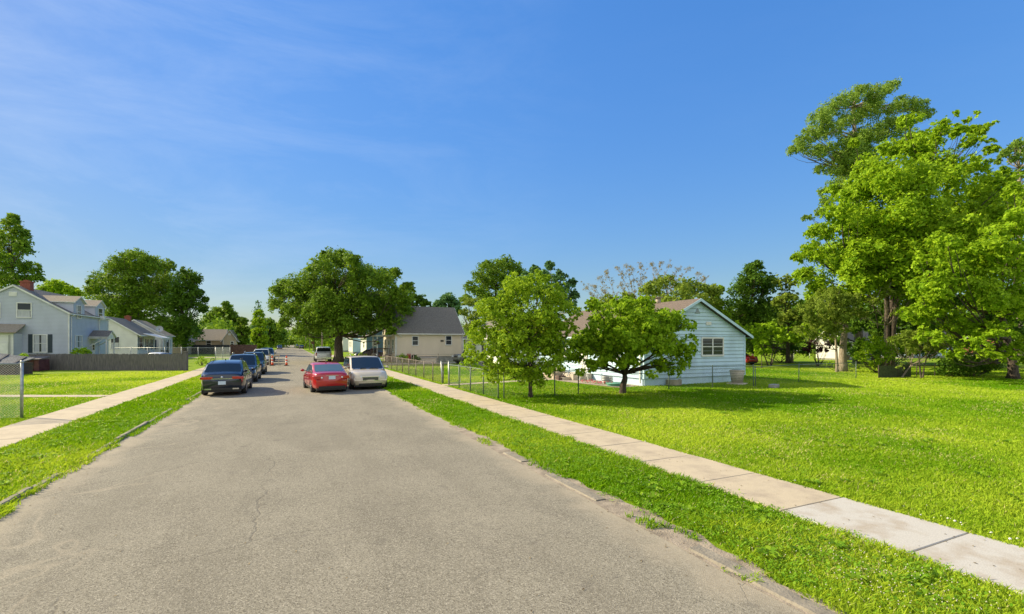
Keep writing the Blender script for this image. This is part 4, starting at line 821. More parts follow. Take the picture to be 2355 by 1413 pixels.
# --- cream house, right
H = House('cream sided house with steep charcoal roof and white porch facing the street', 11.8, 59, 20.5, 67, 3.75, 7.15, 'x', S_CREAM, RF_DARK, .75, .12, .28, .12)
H.win('S', 947, 773, 962.5, 795, curtain=0); H.win('S', 1024, 772, 1039, 794); H.vent(6.4, 1.5, 4.35, .75)
g = MB(); a = wx(1013, 59)-11.8; g.box(a, -.07, 2.6, a+.4, -.018, 2.8, BLACK); g.build('wall_vent', H.root)
H.win_at('W', 3.6, 4.4, 4.9, 6.1); H.win_at('W', .8, 1.9, 1.3, 2.9); H.win_at('W', 6.2, 7.2, 1.3, 2.9); H.door('W', 3.5, 4.5, .95, 2.95, WHITE)
H.spout(8.5, 0, (0, -1)); g = MB(); g.beam((.15, -.33, 3.6), (.75, -.08, 3.15), .08, .08, WHITE); g.beam((.12, -.09, .5), (.12, -.09, 3.2), .08, .07, WHITE); g.build('downspout', H.root)
g = MB(); g.box(-2.0, 2.2, 3.25, -.03, 5.9, 3.42, WHITE); g.build('porch_roof', H.root)
for y in (2.35, 5.6): g = MB(); g.box(-1.85, y, .85, -1.72, y+.13, 3.25, WHITE); g.build('post', H.root)
BRN = noisy('brown_stained_wood', (.075, .045, .035), (.13, .085, .07), 4, .8, .4, 20)
g = MB(); g.box(-2.0, 2.2, .7, -.03, 5.9, .85, BRN)
for y in (2.3, 5.7):
    for x in (-1.9, -.2): g.box(x, y, 0, x+.1, y+.1, .7, BRN)
g.build('porch_deck', H.root)
g = MB()
for i in range(4): g.box(-2.0-.32*(i+1), 3.0, .52-.17*i, -2.0-.32*i, 4.8, .56-.17*i, CONC)
g.build('steps', H.root)
for y in (2.95, 4.85):
    g = MB(); g.beam((-2.0, y, 1.75), (-3.5, y, .95), .08, .06, BRN); g.beam((-2.0, y, 1.0), (-3.5, y, .2), .06, .05, BRN)
    for i in range(8): x = -2.0-1.5*i/7; z = .2+.8*(1-i/7); g.box(x-.03, y-.03, z if 0 < i < 7 else 0, x+.03, y+.03, z+.75, BRN)
    g.build('stair_rail', H.root)
for (a, b) in (((-2.0, 2.25), (-.1, 2.25)), ((-2.0, 5.85), (-.1, 5.85)), ((-2.0, 2.25), (-2.0, 2.95)), ((-2.0, 4.9), (-2.0, 5.85))):
    g = MB(); g.beam((*a, 1.72), (*b, 1.72), .07, .06, BRN); n_ = int((Vector(b)-Vector(a)).length/.2)
    for i in range(n_+1): p = Vector(a).lerp(Vector(b), i/max(1, n_)); g.box(p.x-.02, p.y-.02, .85, p.x+.02, p.y+.02, 1.7, BRN)
    g.build('porch_railing', H.root)
# --- pale blue house, right
H = House('pale blue clapboard house with brown roof and gable end facing the lawn', 18.5, 21.7, 26.7, 34.2, 3.03, 5.07, 'y', S_PALE, RF_BROWN, .42, .225, .42, .3, trim=S_PALE, fmat=S_PALE); H.trim = WHITE
H.win('S', 1612, 776, 1663, 819, split=2, curtain=0)
g = MB(); x = wx(1623, 21.7)-18.5; z = wz(747, 22, 21.7); g.box(x, -.06, z, x+.42, -.018, z+.2, WHITE); g.build('wall_vent', H.root)
g = MB(); x = H.W/2; g.add([(x-.22, -.05, 4.3), (x+.22, -.05, 4.3), (x, -.05, 4.62), (x-.22, -.02, 4.3), (x+.22, -.02, 4.3), (x, -.02, 4.62)], [(0,1,2),(0,3,4,1),(1,4,5,2),(2,5,3,0)], pmat('vent_slate', (.25,.3,.34), .6)); g.build('gable_vent', H.root)
H.win_at('W', 2.2, 3.6, 1.5, 2.7); H.win_at('W', 8.4, 9.6, 1.5, 2.7); H.door('W', 5.7, 6.6, .5, 2.5, WHITE); H.spout(0, .25, (-1, 0))
g = MB(); g.box(-1.5, 5.2, 0, -.03, 7.2, .42, CONC); g.box(-2.1, 5.5, 0, -1.5, 6.9, .22, CONC); g.build('stoop', H.root)
g = MB(); x, y = 4.1, 3.4; g.cyl((x, y, 5.25), (0,0,1), .17, .5, 14, noisy('flue_tan', (.38,.33,.26), (.28,.24,.19), 5)); g.cyl((x, y, 5.55), (0,0,1), .30, .05, 14, MATS['flue_tan']); g.cyl((x, y, 5.46), (0,0,1), .10, .14, 14, MATS['flue_tan']); g.build('flue_cap', H.roof)
H = House('white house with grey brown roof mostly hidden behind the slender tree', 18.6, 41.5, 26, 52.5, 3.1, 5.4, 'y', S_WHITE, RF_GREYB, .4, .2)
H.win_at('W', 2, 3.2, 1.4, 2.7); H.win_at('W', 7.5, 8.7, 1.4, 2.7); H.door('W', 5, 5.9, .5, 2.5, SHUT)
H = House('slate blue house with street wall whitened to look sunlit beyond the dark parked car', 13.2, 93.1, 21, 100.7, 3.5, 5.6, 'y', S_BLUE, RF_GREYB, .4, .2, wallW=S_WHITE)  # west wall coloured white for the glare of sun on blue siding
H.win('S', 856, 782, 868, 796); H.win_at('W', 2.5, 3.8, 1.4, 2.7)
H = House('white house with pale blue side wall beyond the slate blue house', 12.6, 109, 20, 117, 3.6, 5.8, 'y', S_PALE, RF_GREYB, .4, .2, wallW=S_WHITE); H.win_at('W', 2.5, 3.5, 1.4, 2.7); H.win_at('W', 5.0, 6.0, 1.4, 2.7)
H = House('white far house furthest up the right side behind the thick trunk', 12.4, 128, 20, 136, 3.6, 5.8, 'y', S_WHITE, RF_GREYB, .4, .2, wallW=S_WHITE); H.win_at('W', 2.5, 3.5, 1.4, 2.7)
H = House('white garage standing behind the purple leaved shrub', 70, 40.9, 77.6, 44.6, 2.9, 4.6, 'x', S_WHITE, RF_GREYB, .2, .2, name='garage', cat='garage'); g = MB(); g.box(2.2, -.06, .1, 5.8, -.018, 2.4, WHITE)
for k in range(4): g.box(2.2, -.07, .1+k*.575, 5.8, -.061, .13+k*.575, MATS['vent_slate'])
g.build('garage_door', H.root)
p = deep(2120, VH, 76)
H = House('pale blue house glimpsed behind the crooked trees on the right', p.x-4, p.y, p.x+10, p.y+4, 2.9, 4.8, 'x', S_PALE, RF_GREYB, .3, .2); H.win_at('S', 5, 6.2, 1.2, 2.4); H.win_at('S', 9, 10.2, 1.2, 2.4); H.door('S', 7.2, 8.1, .3, 2.4, SHUT)
p = deep(2350, VH, 80)
H = House('low brick red house at the far right edge under the branches', p.x-3, p.y, p.x+8, p.y+7, 2.8, 4.4, 'x', BRICK, RF_GREYB, .3, .2); H.win_at('S', 1.5, 2.7, 1.2, 2.4)
# ================================================================== FENCES
def chain_fence(label, pts, hgt, posts, post_mat, cell=.06, wr=.0014, pr=.03, mesh=True, name='chain_link_fence', cap=True, rail=True):
    """pts: ground polyline; posts: per segment count of posts (start included)"""
    b = Vector((*pts[0], 0)); root = empty(name, b, 0, label, 'fence'); P = [Vector((*p, 0))-b for p in pts]
    for i in range(len(P)-1):
        a, c = P[i], P[i+1]; n = posts[i]; d = c-a; ln = d.length; d.normalize()
        for k in range(n+(1 if i == len(P)-2 else 0)):
            p = a.lerp(c, k/n); g = MB(); tl = Vector((random.gauss(0, .012), random.gauss(0, .012), 0)); g.tube([p-Vector((0,0,.1)), p+tl+Vector((0, 0, hgt+.02))], pr, 8, post_mat)
            if cap: g.ball(p+tl+Vector((0, 0, hgt+.035)), pr*1.25, pr*1.25, pr*1.1, post_mat, 5)
            g.build('post', root)
        if rail: g = MB(); g.tube([a+Vector((0, 0, hgt-.02)), c+Vector((0, 0, hgt-.02))], .02, 7, post_mat); g.build('top_rail', root)
        if mesh:
            H_ = hgt-.06; st = cell*1.414; V = []; F = []; nrm = Vector((d.y, -d.x, 0)); m = int((ln+H_)/st)
            for sgn in (1, -1):
                for k in range(m+1):
                    s = -H_+k*st; s0, z0, s1, z1 = s, 0, s+H_, H_
                    if s0 < 0: z0 = -s0; s0 = 0
                    if s1 > ln: z1 -= s1-ln; s1 = ln
                    if s1 <= s0: continue
                    if sgn < 0: s0, s1 = ln-s0, ln-s1
                    A = a+d*s0+Vector((0,0,z0+.03)); B = a+d*s1+Vector((0,0,z1+.03)); w_ = Vector((-(B-A).normalized().dot(d)*0, 0, 0)); t = (B-A).normalized().cross(nrm)*wr
                    n_ = nrm*wr; q = len(V); V += [A+t, A-t*.5+n_, A-t*.5-n_, B+t, B-t*.5+n_, B-t*.5-n_]; F += [(q, q+1, q+4, q+3), (q+1, q+2, q+5, q+4), (q+2, q, q+3, q+5)]
            npmesh('wire_mesh', np.array([tuple(v) for v in V]), np.array(F), post_mat if post_mat is not GALV else GALV, None, root)
    return root
chain_fence('near galvanised chain link fence at the left edge beside the sidewalk', [(-8.12, 21.47), (-20, 21.6)], 1.85, [4], GALV, .055, .0034, .045)
chain_fence('rusty chain link fence with many posts along the right sidewalk', [(8.62, 49.4), (8.55, 28.3)], 1.2, [9], RUSTY, .06, .0016, .035)
chain_fence('greenish chain link fence from the gate to the corner by the right sidewalk', [(8.52, 27.0), (8.51, 19.7)], 1.25, [4], BLUEPIPE, .06, .0016, .032)
g = empty('fence_gate', (8.53, 27.1, 0), 0, 'narrow open gate frame between the rusty and the greenish fence', 'gate')
for nm, a, c in (('gate_post', (0, 0, -.1), (0, 0, 1.4)), ('gate_post', (-.04, 1.15, -.1), (-.1, 1.2, 1.35))): q = MB(); q.tube([a, c], .045, 9, GALV); q.ball(c, .05, .05, .045, GALV, 5); q.build(nm, g)
q = MB(); q.tube([(.06, .06, .12), (.9, .55, .12), (.9, .55, 1.15), (.06, .06, 1.15), (.06, .06, .12)], .018, 6, GALV); q.build('gate_leaf', g)
chain_fence('chain link fence running back from the sidewalk corner past the two small trees', [(8.75, 19.62), (12.71, 19.65), (18.33, 19.55), (24.0, 18.9)], 1.22, [3, 1, 2], BLUEPIPE, .06, .0013, .028)
chain_fence('low chain link fence continuing over the lawn right of the pale blue house', [(24.15, 18.88), (29, 19.6), (35.5, 19.9)], 1.15, [1, 1], BLUEPIPE, .07, .0012, .024)
chain_fence('chain link fence crossing the yard in front of the cream house', [(8.8, 47.6), (24.0, 47.9)], 1.3, [6], RUSTY, .08, .002, .03)
a = at(262, 835); c = at(495, 835); chain_fence('tall galvanised chain link fence behind the wooden fence on the left', [(a.x, a.y), (c.x, c.y)], 1.88, [6], GALV, .09, .003, .035)
NET = noisy('dark_netting', (.035, .05, .02), (.07, .09, .04), 8, .95, .2)
r = empty('netting_fence', (37.6, 19.6, 0), 0, 'low fence hung with dark netting at the foot of the crooked trees', 'fence')
for k in range(5): q = MB(); q.tube([(k*1.9, -.25*k, -.1), (k*1.9, -.25*k, .95)], .03, 7, BARK); q.build('post', r)
q = MB(); q.add([(0, -.02, .02), (3.2, -.44, .02), (3.2, -.44, .88), (0, -.02, .86), (0, .0, .02), (3.2, -.42, .02), (3.2, -.42, .88), (0, 0, .86)], [(0,1,2,3),(7,6,5,4),(3,2,6,7)], NET); q.build('netting', r)
q = MB(); q.tube([(3.2, -.43, .88), (7.6, -1.0, .86)], .015, 5, GALV); q.build('top_rail', r)
def board_fence(label, a, b, hgt, mat, bw=.14, gap=.008, jit=.05, posts=8, name='wooden_fence', th=.022):
    a = Vector((*a, 0)); b = Vector((*b, 0)); root = empty(name, a, 0, label, 'fence'); d = b-a; ln = d.length; d.normalize(); ang = math.atan2(d.y, d.x); rot = Matrix.Rotation(ang, 3, 'Z'); nn = Vector((d.y, -d.x, 0)); g = MB()
    n = int(ln/(bw+gap))
    for i in range(n):
        h = hgt+random.uniform(-jit, jit)*.5; c = d*((i+.5)*(bw+gap))+nn*random.uniform(-.006, .006)
        rr = rot@Matrix.Rotation(random.gauss(0, .008), 3, 'Y')@Matrix.Rotation(random.gauss(0, .03), 3, 'Z'); g.obox(c+Vector((0, 0, h/2)), bw, th, h, rr, mat)
        if bw < .2: g.obox(c+Vector((0, 0, h+.012)), bw*.6, th*.98, .03, rr, mat)
    g.build('boards', root)
    g = MB()
    for z in (.3, hgt-.3): g.obox(d*ln/2-nn*.045+Vector((0, 0, z)), ln, .04, .09, rot, mat)
    g.build('rail', root)
    for k in range(posts+1): g = MB(); g.obox(d*(ln*k/posts)-nn*.11+Vector((0, 0, hgt/2)), .09, .09, hgt, rot, mat); g.build('post', root)
    return root, d, ln
a, c = at(66, 852), at(424, 852.5)
board_fence('long weathered grey picket fence across the left yard', (a.x, a.y), (c.x, c.y), 1.46, WOODG, .135, .01, .06)
r = empty('fence_post', (c.x+.12, c.y-.02, 0), R(-25), 'thick square grey post with flat cap ending the picket fence', 'post'); g = MB(); g.box(-.13, -.13, -.1, .13, .13, 1.66, WOODG); g.build('post_shaft', r); g = MB(); g.box(-.17, -.17, 1.66, .17, .17, 1.72, WOODG); g.build('post_cap', r)
a, c = deep(240, VH, 101), deep(529, VH, 101); DKW = noisy('dark_fence_wood', (.03, .035, .05), (.06, .065, .08), 3, .9, .3)
board_fence('long dark horizontal fence far behind the chain link fence on the left', (a.x, a.y), (c.x, c.y), 1.95, DKW, .3, .004, .01, 14)
a, c = deep(529, VH, 98), deep(590, VH, 98); board_fence('dark brown privacy fence in front of the columnar trees', (a.x, a.y), (c.x, c.y), 2.0, noisy('brown_fence_wood', (.09, .05, .045), (.15, .085, .07), 3, .9, .3), .18, .006, .02, 3)
a, c = at(496, 836), at(529, 836); r = empty('lattice_gate', a, math.atan2(c.y-a.y, c.x-a.x), 'pale slatted see-through gate panel at the end of the tall chain fence', 'gate'); ln = (c-a).length
for x in (0, ln/2, ln): g = MB(); g.tube([(x, 0, -.05), (x, 0, 1.95)], .03, 7, GALV); g.build('gate_post', r)
g = MB()
for i in range(24): g.box(.04+i*ln/24, -.01, .1, .04+i*ln/24+.022, .005, 1.88, MATS['white_trim'])
g.build('slats', r); g = MB(); g.beam((0, .012, 1.9), (ln, .012, 1.9), .03, .04, GALV); g.beam((0, .012, 1.0), (ln, .012, 1.0), .02, .03, GALV); g.build('top_rail', r)
# ================================================================== VEHICLES
def interp(t, P):
    for i in range(len(P)-1):
        if t <= P[i+1][0]:
            a, b = P[i], P[i+1]; k = (t-a[0])/max(1e-6, b[0]-a[0]); return tuple(a[j]*(1-k)+b[j]*k for j in range(1, len(a)))
    return tuple(P[-1][1:])
def boolean_cut(o, cutters):
    for c in cutters:
        m = o.modifiers.new('cut', 'BOOLEAN'); m.operation = 'DIFFERENCE'; m.object = c; m.solver = 'EXACT'
    dg = bpy.context.evaluated_depsgraph_get(); dg.update(); me = bpy.data.meshes.new_from_object(o.evaluated_get(dg)); o.modifiers.clear(); o.data = me
    for c in cutters: bpy.data.objects.remove(c)
def car(name, label, cat, loc, rz, L=4.6, W=1.84, H=1.68, deck=None, roofp=None, belt=.98, clr=.22, wr=.345, wb=(-1.38, 1.42), colr=(.02,.03,.05), metal=.35, tail='suv', win=None, group=None, rails=False, grille='bar', tint=CARGLASS, badge=False, plate=(.55,.65,.75), wtr=.80, bed=False):
    """local axes: +Y is the nose. deck: (y, z) line of bonnet, beltline and tail; roofp: rear base, rear top, front top, front base of the cabin as (y, z)"""
    root = empty(name, (loc[0], loc[1], .012), rz, label, cat, group); pm = paint(name.replace('parked_', '')+'_paint_%d' % (int(colr[0]*1000)+7*int(colr[1]*1000)+13*int(colr[2]*1000)), colr, metal); hl = L/2; hw = W/2
    ys = np.concatenate([np.linspace(-hl, -hl+.3, 6), np.linspace(-hl+.45, hl-.6, 22), np.linspace(hl-.45, hl, 8)]); V = []; F = []; nr = 0
    for y in ys:
        t = y/hl; (zd,) = interp(y, deck); e = abs(t); wf = 1-(.16 if t > 0 else .15)*max(0, (e-.70)/.30)**1.8-.03*max(0, e-.3)
        er = max(0, (e-.93)/.07); zb = clr+.02+er**2*.10; zt = zd-er**2*.07; w_ = hw*wf; zm = zb+(zt-zb)*.58
        half = [(0, zb), (w_*.55, zb), (w_*.90, zb+.01), (w_*.965, zb+.09), (w_*.985, zb+(zt-zb)*.28), (w_, zm-.06), (w_*.995, zm+.06), (w_*.985, zt-.16), (w_*.955, zt-.07), (w_*.90, zt-.022), (w_*.6, zt+.012), (0, zt+.022)]
        ring = half+[(-x, z) for x, z in half[-2:0:-1]]; nr = len(ring); V += [(x, y, z) for x, z in ring]
    n = len(ys)
    for i in range(n-1):
        for k in range(nr): F.append((i*nr+k, (i+1)*nr+k, (i+1)*nr+(k+1) % nr, i*nr+(k+1) % nr))
    for i, s in ((0, 1), (n-1, -1)):
        c = len(V); zc = sum(V[i*nr+k][2] for k in range(nr))/nr; V.append((0, ys[i]+(-.03 if i == 0 else .05), zc))
        for k in range(nr): F.append((i*nr+k, i*nr+(k+1) % nr, c) if s > 0 else (i*nr+(k+1) % nr, i*nr+k, c))
    g = MB(); g.add(V, F, pm, True); body = g.build('body', root)
    cut = []
    for y in wb:
        for s in (-1, 1):
            g = MB(); g.cyl((s*(hw-.12), y, wr+.01), (1, 0, 0), wr+.065, .56, 26, BLACK); c = g.build('tmp'); cut.append(c)
    body.data.materials.append(BLACK); boolean_cut(body, cut); 
    try: body.data.polygons.foreach_set('use_smooth', [True]*len(body.data.polygons))
    except Exception: pass
    # rocker and bumper cladding
    g = MB(); g.box(-hw*.93, wb[0]+wr+.1, clr-.02, hw*.93, wb[1]-wr-.1, clr+.10, BLACK); g.box(-hw*.8, -hl+.05, clr-.03, hw*.8, wb[0]-wr-.1, clr+.12, BLACK); g.box(-hw*.78, wb[1]+wr+.1, clr-.03, hw*.78, hl-.09, clr+.12, BLACK); g.box(-hw*.62, wb[0]-wr, clr-.02, hw*.62, wb[1]+wr, clr+.1, BLACK); g.build('underbody', root)
    # cabin
    (y0, z0), (y1, z1), (y2, z2), (y3, z3) = roofp; prof = [(y0, z0), (y0+(y1-y0)*.5, z0+(z1-z0)*.52), (y1-.04, z1-.05), (y1+.14, z1), ((y1+y2)/2, max(z1, z2)+.02), (y2-.16, z2), (y2+.06, z2-.05), (y3-(y3-y2)*.5, z3+(z2-z3)*.52), (y3, z3)]
    wB, wT = hw*.935, hw*wtr; zb = belt-.06
    def wa(z): return wB+(wT-wB)*min(1, max(0, (z-zb)/(H-zb)))
    V = []; F = []
    for y, z in prof:
        a = wa(z); V += [(-a, y, min(z, zb) if z < zb else zb), (-wa(z-.04)*.99-.0, y, z-.04), (-a*.86, y, z+.008), (0, y, z+.03), (a*.86, y, z+.008), (wa(z-.04)*.99, y, z-.04), (a, y, zb)]
    for k in range(0, len(V), 7): 
        V[k] = (-wB, V[k][1], zb); V[k+6] = (wB, V[k+6][1], zb)
    m = len(prof)
    for i in range(m-1):
        for k in range(6): F.append((i*7+k, i*7+k+1, (i+1)*7+k+1, (i+1)*7+k))
    F += [tuple(range(7)), tuple((m-1)*7+k for k in range(7))[::-1]]
    g = MB(); g.add(V, F, pm, True); cb = g.build('cabin', root)
    # glass: windscreen, rear glass, side windows, each a thin curved pane just proud of the cabin
    def quad(nm, P, off, m=tint, sub=None, parent=None):
        P = [Vector(p) for p in P]; nn = (P[1]-P[0]).cross(P[2]-P[0]).normalized()*off; g = MB(); g.add([p+nn for p in P]+[p-nn*.5 for p in P], [tuple(range(len(P))), tuple(range(len(P), 2*len(P)))[::-1]]+[(i, len(P)+i, len(P)+(i+1) % len(P), (i+1) % len(P)) for i in range(len(P))], m); return g.build(nm, parent or root)
    def lerp2(a, b, t): return (a[0]+(b[0]-a[0])*t, a[1]+(b[1]-a[1])*t)
    def screen(nm, lo, hi, sgn, ta=.10, tb=.90, m=tint):
        k = (lo, lerp2(lo, hi, .5), hi) ; q0 = lerp2(lo, hi, ta); q1 = lerp2(lo, hi, tb); a0, a1 = wa(q0[1])-.085, wa(q1[1])-.085; nn = Vector((0, (hi[1]-lo[1]), (lo[0]-hi[0]))).normalized()*sgn
        if nn.z < 0: nn = -nn
        o_ = nn*.038; g = MB(); vs = []
        for (y, z), a in ((q0, a0), (q1, a1)):
            for f in (-1, -.5, 0, .5, 1): vs.append(Vector((a*f, y, z))+o_*(1 if abs(f) < .9 else .55)+nn*(.012 if f == 0 else 0))
        g.add(vs, [(i, i+1, i+6, i+5) for i in range(4)], m, True); return g.build(nm, root)
    screen('rear_window', roofp[0], roofp[1], 1, .22 if tail != 'sedan' else .10, .86); ws = screen('windscreen', roofp[3], roofp[2], 1, .06, .92)
    zt = H-.115; zlo = belt+.02
    def yr(z): k = (z-z0)/(z1-z0); return y0+(y1-y0)*k
    def yf(z): k = (z-z3)/(z2-z3); return y3+(y2-y3)*k
    win = win or [(.0, .30), (.33, .62), (.65, 1.)]
    def sy(f, z): a, b = yr(z)+.14, yf(z)-.12; return a+(b-a)*f
    for s in (-1, 1):
        for f0, f1 in win:
            P = [(s*(wa(zlo)+.004), sy(f0, zlo), zlo), (s*(wa(zlo)+.004), sy(f1, zlo), zlo), (s*(wa(zt)+.004), sy(f1, zt), zt), (s*(wa(zt)+.004), sy(f0, zt), zt)]
            if f0 > 0 and f1 < 1: a = (P[0][1]+P[3][1])/2; b = (P[1][1]+P[2][1])/2; P = [(p[0], q, p[2]) for p, q in zip(P, (a, b, b, a))]
            elif f1 >= 1: a = (P[0][1]+P[3][1])/2; P[0] = (P[0][0], a, P[0][2]); P[3] = (P[3][0], a, P[3][2])
            else: b = (P[1][1]+P[2][1])/2; P[1] = (P[1][0], b, P[1][2]); P[2] = (P[2][0], b, P[2][2])
            quad('side_window', P if s > 0 else P[::-1], .008)
        g = MB(); ym = (wb[0]+wb[1])/2+.05     # door seams and handles
        for yy in (wb[0]+wr+.16, ym, wb[1]-wr-.04):
            g = MB(); g.box(s*(hw-.004)-.006, yy-.007, clr+.16, s*(hw-.004)+.006, yy+.007, belt-.08, BLACK); g.build('door_seam', root)
        for yy in (ym-.22, ym+.95*.0+ (wb[1]-wr-.3-ym)*0+ym*0+ -.22+1.0): g = MB(); g.box(s*hw-.02, yy-.09, belt-.19, s*hw+.022, yy+.09, belt-.16, pm); g.build('door_handle', root)
        g = MB(); g.ball((s*(hw+.12), yf(belt)-.28, belt+.07), .10, .065, .075, pm, 6); g.beam((s*(hw-.08), yf(belt)-.28, belt+.03), (s*(hw+.08), yf(belt)-.28, belt+.05), .05, .03, BLACK); mr_ = g.build('mirror', root)
        if rails:
            g = MB(); x = s*(wT-.07); g.tube([(x, y1+.25, H), (x, y1+.35, H+.065), ((x), y2-.35, H+.065), (x, y2-.2, H-.0)], .017, 6, BLACK if rails == 2 else CHROME); g.build('roof_rail', root)
        # wheels
        for y in wb:
            g = MB(); x = s*(hw-.115); p = [(-.105, .80), (-.11, .93), (-.085, .995), (-.03, 1.0), (.03, 1.0), (.085, .995), (.11, .93), (.105, .80), (.10, .66), (-.10, .66)]
            vs = []; nn_ = 26
            for k in range(nn_):
                a = 2*math.pi*k/nn_
                for dx, r_ in p: vs.append((x+dx, y+wr*r_*math.cos(a), wr+wr*r_*math.sin(a)))
            g.add(vs, [(k*10+j, k*10+(j+1) % 10, ((k+1) % nn_)*10+(j+1) % 10, ((k+1) % nn_)*10+j) for k in range(nn_) for j in range(10)], RUBBER, True); wh = g.build('wheel', root)
            g = MB(); xo = x+s*.075; g.cyl((xo-s*.03, y, wr), (1, 0, 0), wr*.64, .02, 20, BLACK); g.cyl((xo+s*.012, y, wr), (1, 0, 0), wr*.16, .03, 12, ALLOY)
            for k in range(7):
                a = 2*math.pi*k/7; d = Vector((0, math.cos(a), math.sin(a))); c = Vector((xo, y, wr)); g.beam(c+d*wr*.1, c+d*wr*.64, .05 if True else 0, .025, ALLOY)
            for k in range(20):
                a, b = 2*math.pi*k/20, 2*math.pi*(k+1)/20; g.beam((xo, y+wr*.645*math.cos(a), wr+wr*.645*math.sin(a)), (xo, y+wr*.645*math.cos(b), wr+wr*.645*math.sin(b)), .03, .025, ALLOY)
            g.build('rim', wh)
    zt_r = interp(-hl+.1, deck)[0]; zf = interp(hl-.2, deck)[0]
    # rear lamps, bumper, plate
    for s in (-1, 1):
        g = MB()
        if tail == 'truck': g.box(s*hw*.90-.07, -hl-.012, zt_r-.42, s*hw*.90+.05, -hl+.14, zt_r-.08, REDL)
        elif tail == 'van': g.box(s*hw*.90-.09, -hl-.012, zt_r-.30, s*hw*.90+.05, -hl+.2, zt_r-.02, REDL)
        elif tail == 'sedan':
            g.box(s*hw*.72-.20, -hl-.020, zt_r-.255, s*hw*.72+.20, -hl+.10, zt_r-.10, REDL); g.cyl((s*hw*.55, -hl-.022, zt_r-.18), (0, 1, 0), .045, .02, 12, CLEARL)
        else:
            g.box(s*hw*.66-.22, -hl-.018, zt_r-.25, s*hw*.66+.245, -hl+.16, zt_r-.13, REDL); g.box(s*(hw*.915), -hl+.02, zt_r-.25, s*(hw*.945), -hl+.42, zt_r-.14, REDL)
        g.build('tail_light', root, .015)
        g = MB(); nf = hl-.045
        if tail == 'truck': g.box(s*hw*.74-.19, nf-.05, zf-.30, s*hw*.74+.17, nf+.08, zf-.10, CLEARL)
        else:
            a, b, z = s*hw*.44, s*hw*.93, zf-.13; g.add([(a, nf+.085, z-.13), (b, nf-.21, z-.12), (b, nf-.27, z+.07), (a, nf+.045, z+.03), (a, nf-.05, z-.10), (b*.97, nf-.35, z-.09), (b*.97, nf-.4, z+.07), (a, nf-.09, z+.02)], [(0,1,2,3),(7,6,5,4),(0,4,5,1),(1,5,6,2),(2,6,7,3),(3,7,4,0)] if s > 0 else [(3,2,1,0),(4,5,6,7),(1,5,4,0),(2,6,5,1),(3,7,6,2),(0,4,7,3)], CLEARL)
        g.build('headlight', root)
    g = MB(); pz = clr+.30 if tail == 'suv' and not badge else zt_r-.36
    if tail == 'truck': pz = clr+.14
    if tail == 'suv': pz = zt_r-.42
    if tail == 'sedan': pz = zt_r-.19
    g.box(-.155, -hl-.042, pz-.08, .155, -hl-.026, pz+.08, pmat('plate_%d' % int(plate[2]*100), plate, .4)); g.build('licence_plate', root)
    g = MB(); zc = clr+.20
    if tail == 'truck': g.box(-hw*.9, -hl-.10, clr+.05, hw*.9, -hl-.02, clr+.26, CHROME); g.box(-hw*.3, -hl-.13, clr, hw*.3, -hl-.10, clr+.1, BLACK)
    else: g.box(-hw*.72, -hl-.022, clr+.07, hw*.72, -hl+.05, clr+.17, BLACK)
    if tail == 'suv':
        for s in (-1, 1): g.box(s*hw*.6-.13, -hl-.035, clr+.09, s*hw*.6+.13, -hl+.02, clr+.15, CHROME)
        g.box(-hw*.45, -hl-.026, zt_r-.245, hw*.45, -hl-.005, zt_r-.215, CHROME)
    if tail == 'sedan': g.box(-.3, -hl-.02, zt_r-.105, .3, -hl-.0, zt_r-.085, CHROME)
    g.build('rear_bumper', root)
    if badge: g = MB(); g.cyl((0, -hl-.03, zt_r-.16), (0, 1, 0), .055, .02, 16, CHROME); g.build('badge', root)
    g = MB(); zg = zf-.20
    g.box(-hw*.40, hl-.10, zg-.13, hw*.40, hl+.035, zg+.03, BLACK)
    for k in range(4): g.box(-hw*.40, hl-.06, zg-.115+k*.038, hw*.40, hl+.042, zg-.109+k*.038, ALLOY)
    if grille == 'big': g.box(-hw*.46, hl-.1, zg-.155, hw*.46, hl+.04, zg-.13, CHROME); g.box(-hw*.46, hl-.1, zg+.03, hw*.46, hl+.03, zg+.052, CHROME)
    g.build('grille', root)
    g = MB(); g.box(-hw*.60, hl-.1, clr+.06, hw*.60, hl+.03, clr+.15, BLACK)
    for s in (-1, 1): g.box(s*hw*.72-.10, hl-.25, clr+.10, s*hw*.72+.10, hl-.055, clr+.19, BLACK); g.cyl((s*hw*.72, hl-.05, clr+.145), (0, 1, 0), .045, .03, 10, CLEARL)
    g.box(-hw*.62, hl-.05, clr+.165, hw*.62, hl+.038, clr+.18, CHROME if grille == 'big' else BLACK); g.build('front_bumper', root)
    g = MB(); g.tube([(0, y1+.3, H+.01), (0, y1+.22, H+.085), (0, y1+.16, H+.05)], [.03, .012, .006], 6, BLACK); g.build('antenna', root)
    for s in (-1, 1): g = MB(); g.beam((s*.25+.15, y3-.03, z3+.05), (s*.25-.35, y3-.20, z3+.13), .015, .015, BLACK); g.build('wiper', root)
    return root
SUVD = dict(deck=[(-2.4, .99), (-2.2, 1.06), (-1.2, 1.04), (.7, 1.03), (1.0, 1.02), (1.9, .94), (2.4, .80)], roofp=[(-2.26, .98), (-1.45, 1.57), (.15, 1.64), (1.05, 1.0)])
def suv(label, x, y, rz, col, sc=1, **k):
    d = dict(SUVD); hh = k.pop('H', 1.68); d['roofp'] = [(a, b if i in (0, 3) else b*hh/1.68) for i, (a, b) in enumerate(d['roofp'])]
    return car('parked_suv', label, 'suv', (x, y), rz, L=4.7, W=k.pop('W', 1.88), H=hh, colr=col, belt=1.02, wtr=.75, win=[(.0, .26), (.30, .62), (.65, 1.)], **d, **k)
GP = 'cars parked along the left kerb'
suv('dark navy suv nearest on the left kerb, seen from behind with red tail lights', -2.80, 28.4, R(-1), (.008, .016, .032), badge=True, H=1.64, group=GP, rails=2)
